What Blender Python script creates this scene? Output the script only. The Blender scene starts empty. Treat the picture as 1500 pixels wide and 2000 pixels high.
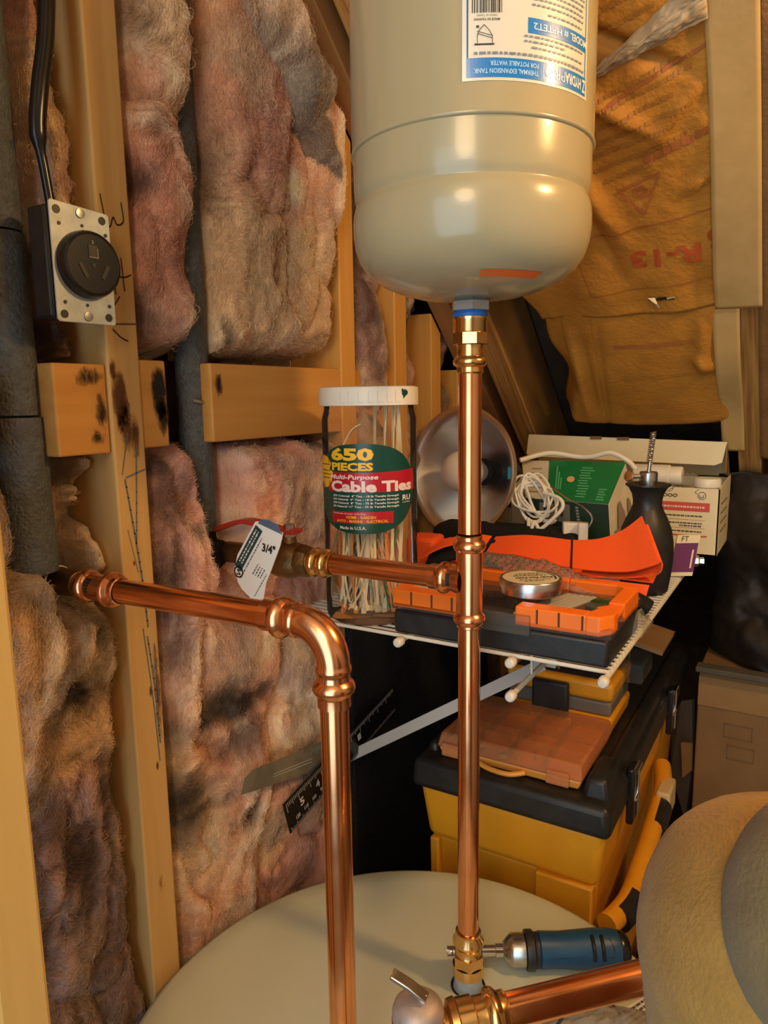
import bpy, bmesh, math, random
import numpy as np
from mathutils import Vector, Matrix, noise as mnoise
random.seed(7)
S = bpy.context.scene
COL = S.collection
PI = math.pi
# ------------------------------------------------------------------ camera, world, lights, exposure
YAW, PITCH, ROLL, CAMH, FPX = math.radians(31), math.radians(9.0), math.radians(.9), 1.6, 1400.0
fw = Vector((-math.sin(YAW)*math.cos(PITCH), math.cos(YAW)*math.cos(PITCH), -math.sin(PITCH)))
r0 = Vector((math.cos(YAW), math.sin(YAW), 0)); u0 = r0.cross(fw)
RI = math.cos(ROLL)*r0 - math.sin(ROLL)*u0
UP = math.cos(ROLL)*u0 + math.sin(ROLL)*r0
cam = bpy.data.cameras.new('camera'); camo = bpy.data.objects.new('camera', cam); COL.objects.link(camo)
m = Matrix((RI, UP, -fw)).transposed().to_4x4(); m.translation = (0, 0, CAMH); camo.matrix_world = m
cam.sensor_fit = 'VERTICAL'; cam.sensor_height = 36; cam.lens = 36*FPX/2000; cam.clip_start = .01
S.camera = camo
W = bpy.data.worlds.new('world'); S.world = W; W.use_nodes = True
W.node_tree.nodes['Background'].inputs[0].default_value = (.9, .75, .6, 1); W.node_tree.nodes['Background'].inputs[1].default_value = .02
S.view_settings.view_transform = 'Standard'; S.view_settings.look = 'None'; S.view_settings.gamma = 1
S.view_settings.use_curve_mapping = False; S.view_settings.exposure = 0.0
def light(name, kind, loc, power, color, size=.05, look=None, sy=None):
    l = bpy.data.lights.new(name, kind); l.energy = power; l.color = color
    if kind == 'AREA':
        l.shape = 'RECTANGLE'; l.size = size; l.size_y = sy or size
    else: l.shadow_soft_size = size
    o = bpy.data.objects.new(name, l); COL.objects.link(o); o.location = loc
    if look is not None: o.rotation_euler = (Vector(look)-Vector(loc)).to_track_quat('-Z', 'Y').to_euler()
    return o
light('ceiling_bulb_light', 'POINT', (.40, .66, 2.05), 16, (1, .60, .22), .045)
light('hall_lamp_light', 'POINT', (.20, -.75, 2.20), 25, (1, .70, .38), .22)
light('doorway_daylight', 'AREA', (.12, -1.42, 1.30), 28, (.64, .86, 1.0), 1.4, (-.1, .6, 1.30), 2.1)

# ------------------------------------------------------------------ materials
def nodes(name):
    mt = bpy.data.materials.new(name); mt.use_nodes = True
    nt = mt.node_tree; return mt, nt, nt.nodes['Principled BSDF']
def M(name, col, rough=.5, metal=0, col2=None, scale=30, stretch=(1, 1, 1), bump=0, bscale=None, detail=4, spec=.5, coat=0, lo=.35, hi=.65, trans=0, sheen=0, roughvar=0):
    mt, nt, b = nodes(name)
    b.inputs['Base Color'].default_value = (*col, 1); b.inputs['Roughness'].default_value = rough
    b.inputs['Metallic'].default_value = metal; b.inputs['Specular IOR Level'].default_value = spec
    b.inputs['Coat Weight'].default_value = coat; b.inputs['Coat Roughness'].default_value = .08
    b.inputs['Transmission Weight'].default_value = trans; b.inputs['Sheen Weight'].default_value = sheen
    tc = nt.nodes.new('ShaderNodeTexCoord'); mp = nt.nodes.new('ShaderNodeMapping'); mp.inputs['Scale'].default_value = stretch
    nt.links.new(tc.outputs['Object'], mp.inputs['Vector'])
    if col2:
        n = nt.nodes.new('ShaderNodeTexNoise'); n.inputs['Scale'].default_value = scale; n.inputs['Detail'].default_value = detail
        r = nt.nodes.new('ShaderNodeValToRGB'); r.color_ramp.elements[0].position = lo; r.color_ramp.elements[1].position = hi
        r.color_ramp.elements[0].color = (*col, 1); r.color_ramp.elements[1].color = (*col2, 1)
        nt.links.new(mp.outputs[0], n.inputs['Vector']); nt.links.new(n.outputs['Fac'], r.inputs[0]); nt.links.new(r.outputs[0], b.inputs['Base Color'])
    if roughvar:
        n = nt.nodes.new('ShaderNodeTexNoise'); n.inputs['Scale'].default_value = 40; n.inputs['Detail'].default_value = 5
        a = nt.nodes.new('ShaderNodeMath'); a.operation = 'MULTIPLY_ADD'; a.inputs[1].default_value = roughvar; a.inputs[2].default_value = rough-roughvar/2
        nt.links.new(mp.outputs[0], n.inputs['Vector']); nt.links.new(n.outputs['Fac'], a.inputs[0]); nt.links.new(a.outputs[0], b.inputs['Roughness'])
    if bump:
        n = nt.nodes.new('ShaderNodeTexNoise'); n.inputs['Scale'].default_value = bscale or scale; n.inputs['Detail'].default_value = 6
        bp = nt.nodes.new('ShaderNodeBump'); bp.inputs['Strength'].default_value = bump; bp.inputs['Distance'].default_value = .004
        nt.links.new(mp.outputs[0], n.inputs['Vector']); nt.links.new(n.outputs['Fac'], bp.inputs['Height']); nt.links.new(bp.outputs[0], b.inputs['Normal'])
    return mt
def clear(name, tint, f0=.06, rough=.05, dens=0.0, body=(.8, .8, .8)):
    """thin clear plastic: tinted see-through plus fresnel gloss, plus some milky body"""
    mt = bpy.data.materials.new(name); mt.use_nodes = True; nt = mt.node_tree; nt.nodes.clear()
    out = nt.nodes.new('ShaderNodeOutputMaterial'); t = nt.nodes.new('ShaderNodeBsdfTransparent'); t.inputs[0].default_value = (*tint, 1)
    g = nt.nodes.new('ShaderNodeBsdfGlossy'); g.inputs['Roughness'].default_value = rough
    f = nt.nodes.new('ShaderNodeLayerWeight'); f.inputs[0].default_value = .12
    d = nt.nodes.new('ShaderNodeBsdfDiffuse'); d.inputs[0].default_value = (*body, 1)
    m0 = nt.nodes.new('ShaderNodeMixShader'); m0.inputs[0].default_value = dens
    nt.links.new(t.outputs[0], m0.inputs[1]); nt.links.new(d.outputs[0], m0.inputs[2])
    mx = nt.nodes.new('ShaderNodeMixShader'); nt.links.new(f.outputs[0], mx.inputs[0])
    nt.links.new(m0.outputs[0], mx.inputs[1]); nt.links.new(g.outputs[0], mx.inputs[2]); nt.links.new(mx.outputs[0], out.inputs[0])
    return mt
def wood(name, c1, c2, axis='z', sc=60):
    st = {'z': (1, 1, .05), 'y': (1, .05, 1), 'x': (.05, 1, 1)}[axis]
    return M(name, c1, .6, 0, c2, sc, st, .12, sc*2, 6, .3, lo=.3, hi=.7)
def vcol(name, rough=.9, bump=.5, bscale=260, stretch=(1, 1, 1), sheen=.0):
    mt, nt, b = nodes(name)
    a = nt.nodes.new('ShaderNodeVertexColor'); a.layer_name = 'Col'
    nt.links.new(a.outputs[0], b.inputs['Base Color']); b.inputs['Roughness'].default_value = rough
    b.inputs['Specular IOR Level'].default_value = .08; b.inputs['Sheen Weight'].default_value = sheen
    tc = nt.nodes.new('ShaderNodeTexCoord'); n = nt.nodes.new('ShaderNodeTexNoise'); n.inputs['Scale'].default_value = bscale; n.inputs['Detail'].default_value = 8
    n.inputs['Distortion'].default_value = 1.2
    mp = nt.nodes.new('ShaderNodeMapping'); mp.inputs['Scale'].default_value = stretch
    bp = nt.nodes.new('ShaderNodeBump'); bp.inputs['Strength'].default_value = bump; bp.inputs['Distance'].default_value = .003
    nt.links.new(tc.outputs['Object'], mp.inputs[0]); nt.links.new(mp.outputs[0], n.inputs['Vector']); nt.links.new(n.outputs['Fac'], bp.inputs['Height']); nt.links.new(bp.outputs[0], b.inputs['Normal'])
    return mt
COPPER = M('copper', (.93, .44, .21), .19, 1, (.88, .37, .16), 25, (1, 1, 1), 0, roughvar=.12)
COPPER2 = M('copper_fitting', (.94, .46, .24), .22, 1, (.88, .39, .18), 40, roughvar=.15)
BRASS = M('bright_brass', (.88, .58, .24), .2, 1, (.80, .48, .18), 50, roughvar=.12)
OLDBRASS = M('dull_brass', (.30, .20, .09), .45, 1, (.20, .13, .06), 60, bump=.15, bscale=300)
TARNISH = M('tarnished_brass', (.34, .18, .09), .45, 1, (.22, .12, .06), 60)
STEEL = M('steel', (.62, .62, .60), .28, 1, roughvar=.15, col2=(.5, .5, .5), scale=50)
CHROME = M('chrome', (.75, .75, .74), .12, 1)
GALV = M('galvanised', (.50, .56, .60), .45, .35, (.36, .41, .45), 60)
ALU = M('spun_aluminium', (.80, .75, .70), .34, 1, (.70, .66, .61), 30)
TANK = M('beige_enamel', (.42, .36, .215), .24, 0, spec=.5, coat=.25)
HEATER = M('heater_enamel', (.56, .59, .47), .38, 0, (.535, .56, .445), 12, spec=.4, bump=.03, bscale=500)
WHITE = M('white_plastic', (.84, .80, .70), .4, 0, (.78, .74, .64), 30)
WIRE = M('white_vinyl_wire', (.74, .70, .60), .4)
BRACKET = M('grey_white_bracket', (.50, .48, .46), .45)
BLACK = M('black_plastic', (.012, .012, .013), .42, 0, (.02, .02, .02), 60, bump=.05, bscale=400)
BLACKGLOSS = M('black_gloss', (.010, .010, .011), .26)
BLACKFAB = M('black_fabric', (.010, .010, .011), .9, 0, (.018, .017, .018), 300, bump=.3, bscale=600, spec=.2)
FOAM = M('grey_pipe_foam', (.105, .125, .135), .46, 0, (.078, .083, .086), 120, bump=.7, bscale=320, spec=.45)
PINE = wood('pine_lit', (.72, .38, .095), (.60, .29, .06), 'z', 50)
PINEG = wood('pine_cool_lit', (.68, .44, .17), (.54, .32, .11), 'z', 45)  # less orange copy of the pine; the cooler light is put into the colour
PINEY = wood('pine_along', (.66, .34, .09), (.55, .26, .06), 'y', 45)
RAFT = wood('rafter_wood', (.50, .27, .10), (.40, .20, .065), 'z', 40)
POSTW = wood('pale_post_wood', (.66, .44, .15), (.58, .37, .11), 'z', 30)
PLY = M('dark_sheathing', (.10, .06, .035), .9, 0, (.06, .04, .025), 20)
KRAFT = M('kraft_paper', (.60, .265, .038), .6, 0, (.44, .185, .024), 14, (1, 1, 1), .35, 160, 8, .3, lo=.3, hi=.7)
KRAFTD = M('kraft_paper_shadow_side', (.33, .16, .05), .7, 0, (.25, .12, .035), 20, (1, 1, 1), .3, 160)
TAPE = M('kraft_flange_strip', (.60, .39, .15), .55, 0, (.54, .34, .12), 22, bump=.06, bscale=120)
REDINK = M('red_ink', (.50, .085, .02), .6); REDINK2 = M('faded_red_ink', (.42, .13, .035), .6)
BROWNINK = M('brown_ink', (.40, .165, .025), .6)
DRYWALL = M('painted_drywall', (.62, .55, .45), .8, 0, (.58, .51, .42), 8)
FLOORM = M('plywood_floor', (.22, .14, .08), .7, 0, (.15, .10, .055), 12, bump=.1)
YELLOW = M('tool_yellow', (.80, .36, .015), .42, 0, (.74, .32, .012), 20, bump=.03, bscale=300)
ORANGEO = M('organiser_orange', (.85, .36, .06), .4)
SAFETY = M('safety_orange_plastic', (1.0, .21, .012), .4, 0, (.95, .19, .01), 30)
STRAP = M('neon_orange_webbing', (1.0, .13, .02), .65, 0, (.98, .11, .015), 200, (1, 6, 1), .25, 500)
PURPLE = M('purple_card', (.15, .03, .12), .5)
GREEN = M('green_card', (.01, .20, .06), .35, 0, (.012, .17, .055), 30)
DKGREEN = M('dark_green_card', (.008, .03, .016), .4, 0, (.012, .04, .02), 30)
CARD = M('cream_card', (.82, .72, .48), .6, 0, (.76, .66, .43), 15)
CARDG = M('greyed_white_card', (.68, .61, .48), .6, 0, (.60, .54, .42), 15)
BOXB = M('brown_cardboard', (.24, .135, .05), .75, 0, (.20, .11, .04), 12, bump=.08, bscale=150)
TAPEC = M('shiny_parcel_tape', (.32, .20, .09), .12, 0, (.30, .18, .08), 20, bump=.25, bscale=40)
GREYC = M('grey_cardboard', (.10, .085, .07), .8, 0, (.08, .07, .055), 20)
TEAL = M('teal_plastic', (.02, .06, .075), .35)
DBAG = M('dark_plastic_sheet', (.009, .005, .0035), .6, 0, (.014, .008, .005), 12, bump=.3, bscale=50)
SUEDE = M('tan_suede', (.36, .215, .06), .95, 0, (.30, .175, .046), 45, (1, 1, 1), .35, 420, 8, .1, sheen=.15)
SUEDE2 = M('grey_tan_suede', (.215, .16, .08), .95, 0, (.175, .13, .062), 45, (1, 1, 1), .35, 420, 8, .1, sheen=.15)
BLUEH = M('blue_grip', (.012, .070, .15), .4, 0, (.010, .058, .13), 40, bump=.05, bscale=400)
PAPER = M('white_paper', (.78, .76, .72), .6)
LWHITE = M('label_white', (.74, .70, .60), .3, coat=.3); LBLUE = M('label_blue', (.008, .21, .60), .3, coat=.3)
LCYAN = M('label_cyan', (.02, .33, .75), .3); LBLACK = M('label_black', (.02, .02, .02), .4); LPALE = M('label_pale_blue', (.45, .72, .95), .3)
LGREEN = M('jar_label_green', (.004, .060, .045), .3); LRED = M('jar_label_red', (.45, .012, .025), .3); LYEL = M('jar_label_yellow', (.90, .52, .02), .4)
LPINK = M('jar_label_pinkwhite', (.85, .66, .62), .4)
INKBLACK = M('marker_black', (.07, .035, .018), .7); INKBLUE = M('marker_blue', (.12, .165, .20), .8); KNOT = M('wood_knot', (.22, .085, .03), .7, 0, (.09, .03, .012), 90)
REDH = M('red_lever_vinyl', (.42, .03, .02), .4)
TAGG = M('tag_dark_green', (.015, .05, .055), .5)
BULB = M('frosted_bulb', (.78, .74, .68), .3)
NATIE = M('natural_nylon', (.80, .66, .42), .4); ORTIE = M('orange_nylon', (.72, .25, .05), .4); GRTIE = M('green_nylon', (.05, .20, .06), .4); BKTIE = M('black_nylon', (.01, .01, .01), .4)
BLUET = M('blue_thread_tape', (.015, .12, .42), .4); TANKN = M('zinc_connector', (.40, .45, .48), .3, .8)
CLEAR = clear('clear_plastic', (.97, .95, .91), dens=.035, body=(.75, .65, .55))
CLEARB = clear('clear_lid', (.8, .78, .72), dens=.06)
CLEARO = clear('orange_tinted_lid', (.98, .78, .58), dens=.30, body=(.85, .45, .22))
CLEARF = clear('clear_film', (.9, .88, .84), rough=.12, dens=.14)
BATT = vcol('fiberglass', .95, .65, 420, (1, 1, 1), .15)
FIBRE, nt_, b_ = nodes('glass_fibre'); a_ = nt_.nodes.new('ShaderNodeAttribute'); a_.attribute_name = 'Col'; nt_.links.new(a_.outputs['Color'], b_.inputs['Base Color']); b_.inputs['Roughness'].default_value = .85; b_.inputs['Specular IOR Level'].default_value = .1
def stain_mat(name, col, col2):
    mt, nt, b = nodes(name); b.inputs['Roughness'].default_value = .75
    at = nt.nodes.new('ShaderNodeVertexColor'); at.layer_name = 'Col'; tc = nt.nodes.new('ShaderNodeTexCoord'); mp = nt.nodes.new('ShaderNodeMapping'); mp.inputs['Scale'].default_value = (1, 1, .45)
    n = nt.nodes.new('ShaderNodeTexNoise'); n.inputs['Scale'].default_value = 170; n.inputs['Detail'].default_value = 6; n.inputs['Roughness'].default_value = .65
    nt.links.new(tc.outputs['Object'], mp.inputs[0]); nt.links.new(mp.outputs[0], n.inputs['Vector'])
    ad = nt.nodes.new('ShaderNodeMath'); ad.operation = 'ADD'; nt.links.new(at.outputs[0], ad.inputs[0]); nt.links.new(n.outputs['Fac'], ad.inputs[1])
    r = nt.nodes.new('ShaderNodeMapRange'); r.inputs[1].default_value = .66; r.inputs[2].default_value = 1.10; nt.links.new(ad.outputs[0], r.inputs[0]); nt.links.new(r.outputs[0], b.inputs['Alpha'])
    m2 = nt.nodes.new('ShaderNodeMix'); m2.data_type = 'RGBA'; m2.inputs[6].default_value = (*col2, 1); m2.inputs[7].default_value = (*col, 1); nt.links.new(r.outputs[0], m2.inputs[0]); nt.links.new(m2.outputs[2], b.inputs['Base Color'])
    return mt
KNOTS = stain_mat('knot_stain', (.11, .038, .012), (.34, .15, .045)); NOTCHSTAINS = stain_mat('notch_shade_stain', (.012, .008, .006), (.10, .04, .015))
def stain(par, name, fm, spots, mt):
    for (cu, cv, ru, rv, am) in spots:
        n = 14; V = []; C_ = []; F_ = []
        for i in range(n):
            for j in range(n):
                a = -1+2*i/(n-1); b = -1+2*j/(n-1); V.append(fm(cu+ru*a, cv+rv*b, .0004)-ORG[par]); d = math.hypot(a, b); C_.append(am*max(0, 1-d)**.8)
        for i in range(n-1):
            for j in range(n-1): F_.append((i*n+j, i*n+n+j, i*n+n+j+1, i*n+j+1))
        me = bpy.data.meshes.new(name); me.from_pydata([tuple(v) for v in V], [], F_); ca = me.color_attributes.new('Col', 'FLOAT_COLOR', 'POINT')
        for q, x in enumerate(C_): ca.data[q].color = (x, x, x, 1)
        me.materials.append(mt); o = link(bpy.data.objects.new(name, me)); o.parent = par; ORG[o] = ORG[par]

# ------------------------------------------------------------------ geometry helpers
ORG = {}
def link(o): COL.objects.link(o); return o
def mesh_obj(name, bm, mt, org=(0, 0, 0), smooth=True, bevel=0, seg=2, ang=40, solid=0):
    me = bpy.data.meshes.new(name); o = Vector(org)
    if isinstance(bm, bmesh.types.BMesh):
        bmesh.ops.translate(bm, verts=bm.verts, vec=-o); bm.normal_update(); bm.to_mesh(me); bm.free()
    else: me = bm
    if mt: me.materials.append(mt)
    if smooth:
        me.shade_smooth(); me.set_sharp_from_angle(angle=math.radians(ang))
    ob = link(bpy.data.objects.new(name, me))
    if bevel:
        md = ob.modifiers.new('bevel', 'BEVEL'); md.width = bevel; md.segments = seg; md.limit_method = 'ANGLE'; md.angle_limit = math.radians(35)
    if solid:
        md = ob.modifiers.new('solid', 'SOLIDIFY'); md.thickness = solid; md.offset = 0
    return ob
def tag(o, label, cat, group=None, kind=None):
    if label: o['label'] = label
    if cat: o['category'] = cat
    if group: o['group'] = group
    if kind: o['kind'] = kind
    return o
def thing(name, label, cat, loc, group=None, kind=None):
    o = link(bpy.data.objects.new(name, None)); o.empty_display_size = .02; o.location = loc; ORG[o] = Vector(loc)
    return tag(o, label, cat, group, kind)
def part(par, name, bm, mt, label=None, **k):
    org = ORG[par]; o = mesh_obj(name, bm, mt, org, **k); o.parent = par; ORG[o] = org
    if label: o['label'] = label
    if name.endswith(('print', 'lettering_too_worn_to_read', 'marks', 'writing', 'lines', 'slits', 'slots', 'holes', 'ribs', 'bits', 'small_parts', 'picture', 'stripe_lettering')): o['kind'] = 'stuff'
    return o
def solo(name, bm, mt, label, cat, loc, group=None, kind=None, **k):
    o = mesh_obj(name, bm, mt, loc, **k); o.location = loc; ORG[o] = Vector(loc)
    return tag(o, label, cat, group, kind)
def B(): return bmesh.new()
def box(bm, c, s, rz=0, rot=None):
    mt = Matrix.Translation(c) @ (rot.to_4x4() if rot else Matrix.Rotation(rz, 4, 'Z')) @ Matrix.Diagonal((*s, 1))
    bmesh.ops.create_cube(bm, size=1, matrix=mt); return bm
def hexa(bm, pts):
    v = [bm.verts.new(p) for p in pts]     # bottom 4 (ccw), top 4
    for f in ((3, 2, 1, 0), (4, 5, 6, 7), (0, 1, 5, 4), (1, 2, 6, 5), (2, 3, 7, 6), (3, 0, 4, 7)): bm.faces.new([v[i] for i in f])
    return bm
def lathe(bm, prof, c=(0, 0, 0), d=(0, 0, 1), seg=40, closed=False, hexn=None):
    """prof: (radius, height) pairs; d: axis"""
    q = Vector((0, 0, 1)).rotation_difference(Vector(d).normalized()).to_matrix(); c = Vector(c)
    rings = []
    n = hexn or seg
    for r, z in prof:
        if r < 1e-6: rings.append([bm.verts.new(c+q@Vector((0, 0, z)))])
        else: rings.append([bm.verts.new(c+q@Vector((r*math.cos(2*PI*i/n), r*math.sin(2*PI*i/n), z))) for i in range(n)])
    for a, b in zip(rings, rings[1:]):
        for i in range(n):
            j = (i+1) % n
            if len(a) == 1 and len(b) == 1: break
            if len(a) == 1: bm.faces.new((a[0], b[j], b[i]))
            elif len(b) == 1: bm.faces.new((a[i], a[j], b[0]))
            else: bm.faces.new((a[i], a[j], b[j], b[i]))
    return bm
def cyl(bm, a, b, r, r2=None, seg=24, cap=True):
    a, b = Vector(a), Vector(b); L = (b-a).length; r2 = r if r2 is None else r2
    pr = [(r, 0), (r2, L)]
    if cap: pr = [(0, 0)]+pr+[(0, L)]
    return lathe(bm, pr, a, b-a, seg)
def tube(bm, pts, r, seg=10, cap=True, flat=1.0):
    pts = [Vector(p) for p in pts]; n = len(pts); rs = r if isinstance(r, (list, tuple)) else [r]*n
    prev = None; rings = []
    for i, p in enumerate(pts):
        t = (pts[min(i+1, n-1)]-pts[max(i-1, 0)]).normalized()
        if prev is None:
            ref = Vector((0, 0, 1)) if abs(t.z) < .9 else Vector((1, 0, 0)); x = ref.cross(t).normalized()
        else: x = (prev-t*prev.dot(t)).normalized()
        prev = x; y = t.cross(x)
        rings.append([bm.verts.new(p+rs[i]*(math.cos(2*PI*k/seg)*x+flat*math.sin(2*PI*k/seg)*y)) for k in range(seg)])
    for a, b in zip(rings, rings[1:]):
        for k in range(seg): bm.faces.new((a[k], a[(k+1) % seg], b[(k+1) % seg], b[k]))
    if cap: bm.faces.new(rings[0][::-1]); bm.faces.new(rings[-1])
    return bm
def smoothpath(pts, n=8):
    P = [Vector(p) for p in pts]; out = []
    for i in range(len(P)-1):
        p0, p1, p2, p3 = P[max(i-1, 0)], P[i], P[i+1], P[min(i+2, len(P)-1)]
        for k in range(n):
            t = k/n; out.append(.5*((2*p1)+(p2-p0)*t+(2*p0-5*p1+4*p2-p3)*t*t+(3*p1-p0-3*p2+p3)*t**3))
    return out+[P[-1]]
def ribbon(bm, A, Bb, th=.0012):
    """closed strip between two polylines with thickness"""
    n = len(A); A = [Vector(a) for a in A]; Bb = [Vector(b) for b in Bb]; top = []; bot = []
    for i in range(n):
        t = A[min(i+1, n-1)]-A[max(i-1, 0)]; nn = t.cross(Bb[i]-A[i])
        nn = nn.normalized()*th/2 if nn.length > 1e-9 else Vector((0, 0, th/2))
        top.append((bm.verts.new(A[i]+nn), bm.verts.new(Bb[i]+nn))); bot.append((bm.verts.new(A[i]-nn), bm.verts.new(Bb[i]-nn)))
    for i in range(n-1):
        bm.faces.new((top[i][0], top[i+1][0], top[i+1][1], top[i][1])); bm.faces.new((bot[i][1], bot[i+1][1], bot[i+1][0], bot[i][0]))
        bm.faces.new((bot[i][0], bot[i+1][0], top[i+1][0], top[i][0])); bm.faces.new((top[i][1], top[i+1][1], bot[i+1][1], bot[i][1]))
    bm.faces.new((top[0][0], top[0][1], bot[0][1], bot[0][0])); bm.faces.new((top[-1][1], top[-1][0], bot[-1][0], bot[-1][1]))
    return bm
def prism(bm, pts, th_vec):
    th = Vector(th_vec); a = [bm.verts.new(Vector(p)) for p in pts]; b = [bm.verts.new(Vector(p)+th) for p in pts]; n = len(pts)
    bm.faces.new(a[::-1]); bm.faces.new(b)
    for i in range(n): bm.faces.new((a[i], a[(i+1) % n], b[(i+1) % n], b[i]))
    return bm
# frames: map (u, v, h) on a surface to the world
def cylmap(c, r, az):
    """u = arc to the right seen from direction az (unit xy pointing at the viewer), v = height above c"""
    ca = Vector((az[0], az[1], 0)).normalized(); ra = Vector((-ca.y, ca.x, 0)); c = Vector(c)
    return lambda u, v, h=0: c+Vector((0, 0, v))+(r+h)*(math.cos(u/r)*ca+math.sin(u/r)*ra)
def planemap(o, u, v):
    o, u, v = Vector(o), Vector(u).normalized(), Vector(v).normalized(); n = u.cross(v)
    return lambda a, b, h=0: o+a*u+b*v+h*n
FCACHE = {}
def glyphs(s, bold=0):
    k = (s, bold)
    if k not in FCACHE:
        cu = bpy.data.curves.new('t', 'FONT'); cu.body = s; cu.offset = bold; cu.resolution_u = 2
        ob = bpy.data.objects.new('t', cu); COL.objects.link(ob); bpy.context.view_layer.update()
        me = bpy.data.meshes.new_from_object(ob); FCACHE[k] = ([v.co.xy.copy() for v in me.vertices], [tuple(p.vertices) for p in me.polygons])
        bpy.data.objects.remove(ob); bpy.data.meshes.remove(me)
    return FCACHE[k]
def text(bm, s, fm, u, v, w, h, rot=0, bold=.0, off=.0005, step=None, shear=0):
    if isinstance(bm, list): bm.append(text(B(), s, fm, u, v, w, h, rot, bold, off, step, shear)); return bm
    """text fitted to a w x h box centred on (u, v) of surface fm"""
    vs, fs = glyphs(s, bold)
    x0, x1 = min(p.x for p in vs), max(p.x for p in vs); y0, y1 = min(p.y for p in vs), max(p.y for p in vs)
    b2 = B(); cs, sn = math.cos(rot), math.sin(rot); V = []
    for p in vs:
        a = ((p.x-x0)/(x1-x0)-.5)*w; b = ((p.y-y0)/(y1-y0)-.5)*h; a += shear*b
        V.append(b2.verts.new((u+cs*a-sn*b, v+sn*a+cs*b, 0)))
    for f in fs:
        try: b2.faces.new([V[i] for i in f])
        except ValueError: pass
    if step:
        k = u-w
        while k < u+w:
            bmesh.ops.bisect_plane(b2, geom=b2.verts[:]+b2.edges[:]+b2.faces[:], plane_co=(k, 0, 0), plane_no=(1, 0, 0)); k += step
    tmp = {}
    for q in b2.verts: tmp[q] = bm.verts.new(fm(q.co.x, q.co.y, off))
    for f in b2.faces: bm.faces.new([tmp[q] for q in f.verts])
    b2.free(); return bm
def rect(bm, fm, u0, u1, v0, v1, off=.0003, nu=1, nv=1, skew=0):
    if isinstance(bm, list): bm.append(rect(B(), fm, u0, u1, v0, v1, off, nu, nv, skew)); return bm
    g = [[bm.verts.new(fm(u0+(u1-u0)*i/nu, v0+(v1-v0)*j/nv+skew*(u0+(u1-u0)*i/nu), off)) for j in range(nv+1)] for i in range(nu+1)]
    for i in range(nu):
        for j in range(nv): bm.faces.new((g[i][j], g[i+1][j], g[i+1][j+1], g[i][j+1]))
    return bm
def poly(bm, fm, pts, off=.0004, step=None):
    if isinstance(bm, list): bm.append(poly(B(), fm, pts, off, step)); return bm
    b2 = B(); b2.faces.new([b2.verts.new((a, b, 0)) for a, b in pts]); bmesh.ops.triangulate(b2, faces=b2.faces[:])
    if step:
        k = min(p[0] for p in pts)
        while k < max(p[0] for p in pts):
            bmesh.ops.bisect_plane(b2, geom=b2.verts[:]+b2.edges[:]+b2.faces[:], plane_co=(k, 0, 0), plane_no=(1, 0, 0)); k += step
    tmp = {q: bm.verts.new(fm(q.co.x, q.co.y, off)) for q in b2.verts}
    for f in b2.faces: bm.faces.new([tmp[q] for q in f.verts])
    b2.free(); return bm
def stroke(bm, fm, pts, w=.0015, off=.0006):
    P = [Vector((a, b)) for a, b in pts]
    for a, b in zip(P, P[1:]):
        d = (b-a); L = d.length or 1e-6; n = Vector((-d.y, d.x))/L*w/2; e = d/L*w*.4
        q = [a-n-e, b-n+e, b+n+e, a+n-e]; bm.faces.new([bm.verts.new(fm(p.x, p.y, off)) for p in q])
    return bm
def dashes(bm, fm, u0, u1, v, h, off=.0005, rnd=None, lo=.002, hi=.007, skew=0):
    """a line of print too small to read"""
    rnd = rnd or random; u = u0
    while u < u1:
        w = min(rnd.uniform(lo, hi), u1-u); rect(bm, fm, u, u+w, v-h/2+skew*(u-u0), v+h/2+skew*(u-u0), off, max(1, int(w/.004))); u += w+.0012
    return bm
# numpy value noise
RNG = np.random.RandomState(3); TAB = RNG.rand(256, 256)
def vnoise(x, y):
    xi = np.floor(x).astype(int); yi = np.floor(y).astype(int); fx = x-xi; fy = y-yi
    fx = fx*fx*fx*(fx*(fx*6-15)+10); fy = fy*fy*fy*(fy*(fy*6-15)+10)
    g = lambda a, b: TAB[a & 255, b & 255]
    return (g(xi, yi)*(1-fx)+g(xi+1, yi)*fx)*(1-fy)+(g(xi, yi+1)*(1-fx)+g(xi+1, yi+1)*fx)*fy
def fbm(x, y, o=5, g=.5):
    s = 0; a = 1; t = 0
    for k in range(o):
        s = s+a*vnoise(x*2**k+17.3*k, y*2**k+9.1*k); t += a; a *= g
    return s/t
def sstep(a, b, x): t = np.clip((x-a)/(b-a), 0, 1); return t*t*(3-2*t)
def grid_mesh(name, P, colr=None, flip=False):
    """P: (n, m, 3) array"""
    n, k = P.shape[:2]; idx = np.arange(n*k).reshape(n, k)
    f = np.stack([idx[:-1, :-1], idx[1:, :-1], idx[1:, 1:], idx[:-1, 1:]], -1).reshape(-1, 4)
    if flip: f = f[:, ::-1]
    me = bpy.data.meshes.new(name); me.from_pydata(P.reshape(-1, 3).tolist(), [], f.tolist())
    if colr is not None:
        a = me.color_attributes.new('Col', 'FLOAT_COLOR', 'POINT'); c = np.ones((n*k, 4)); c[:, :3] = colr.reshape(-1, 3); a.data.foreach_set('color', c.ravel())
    return me

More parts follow.
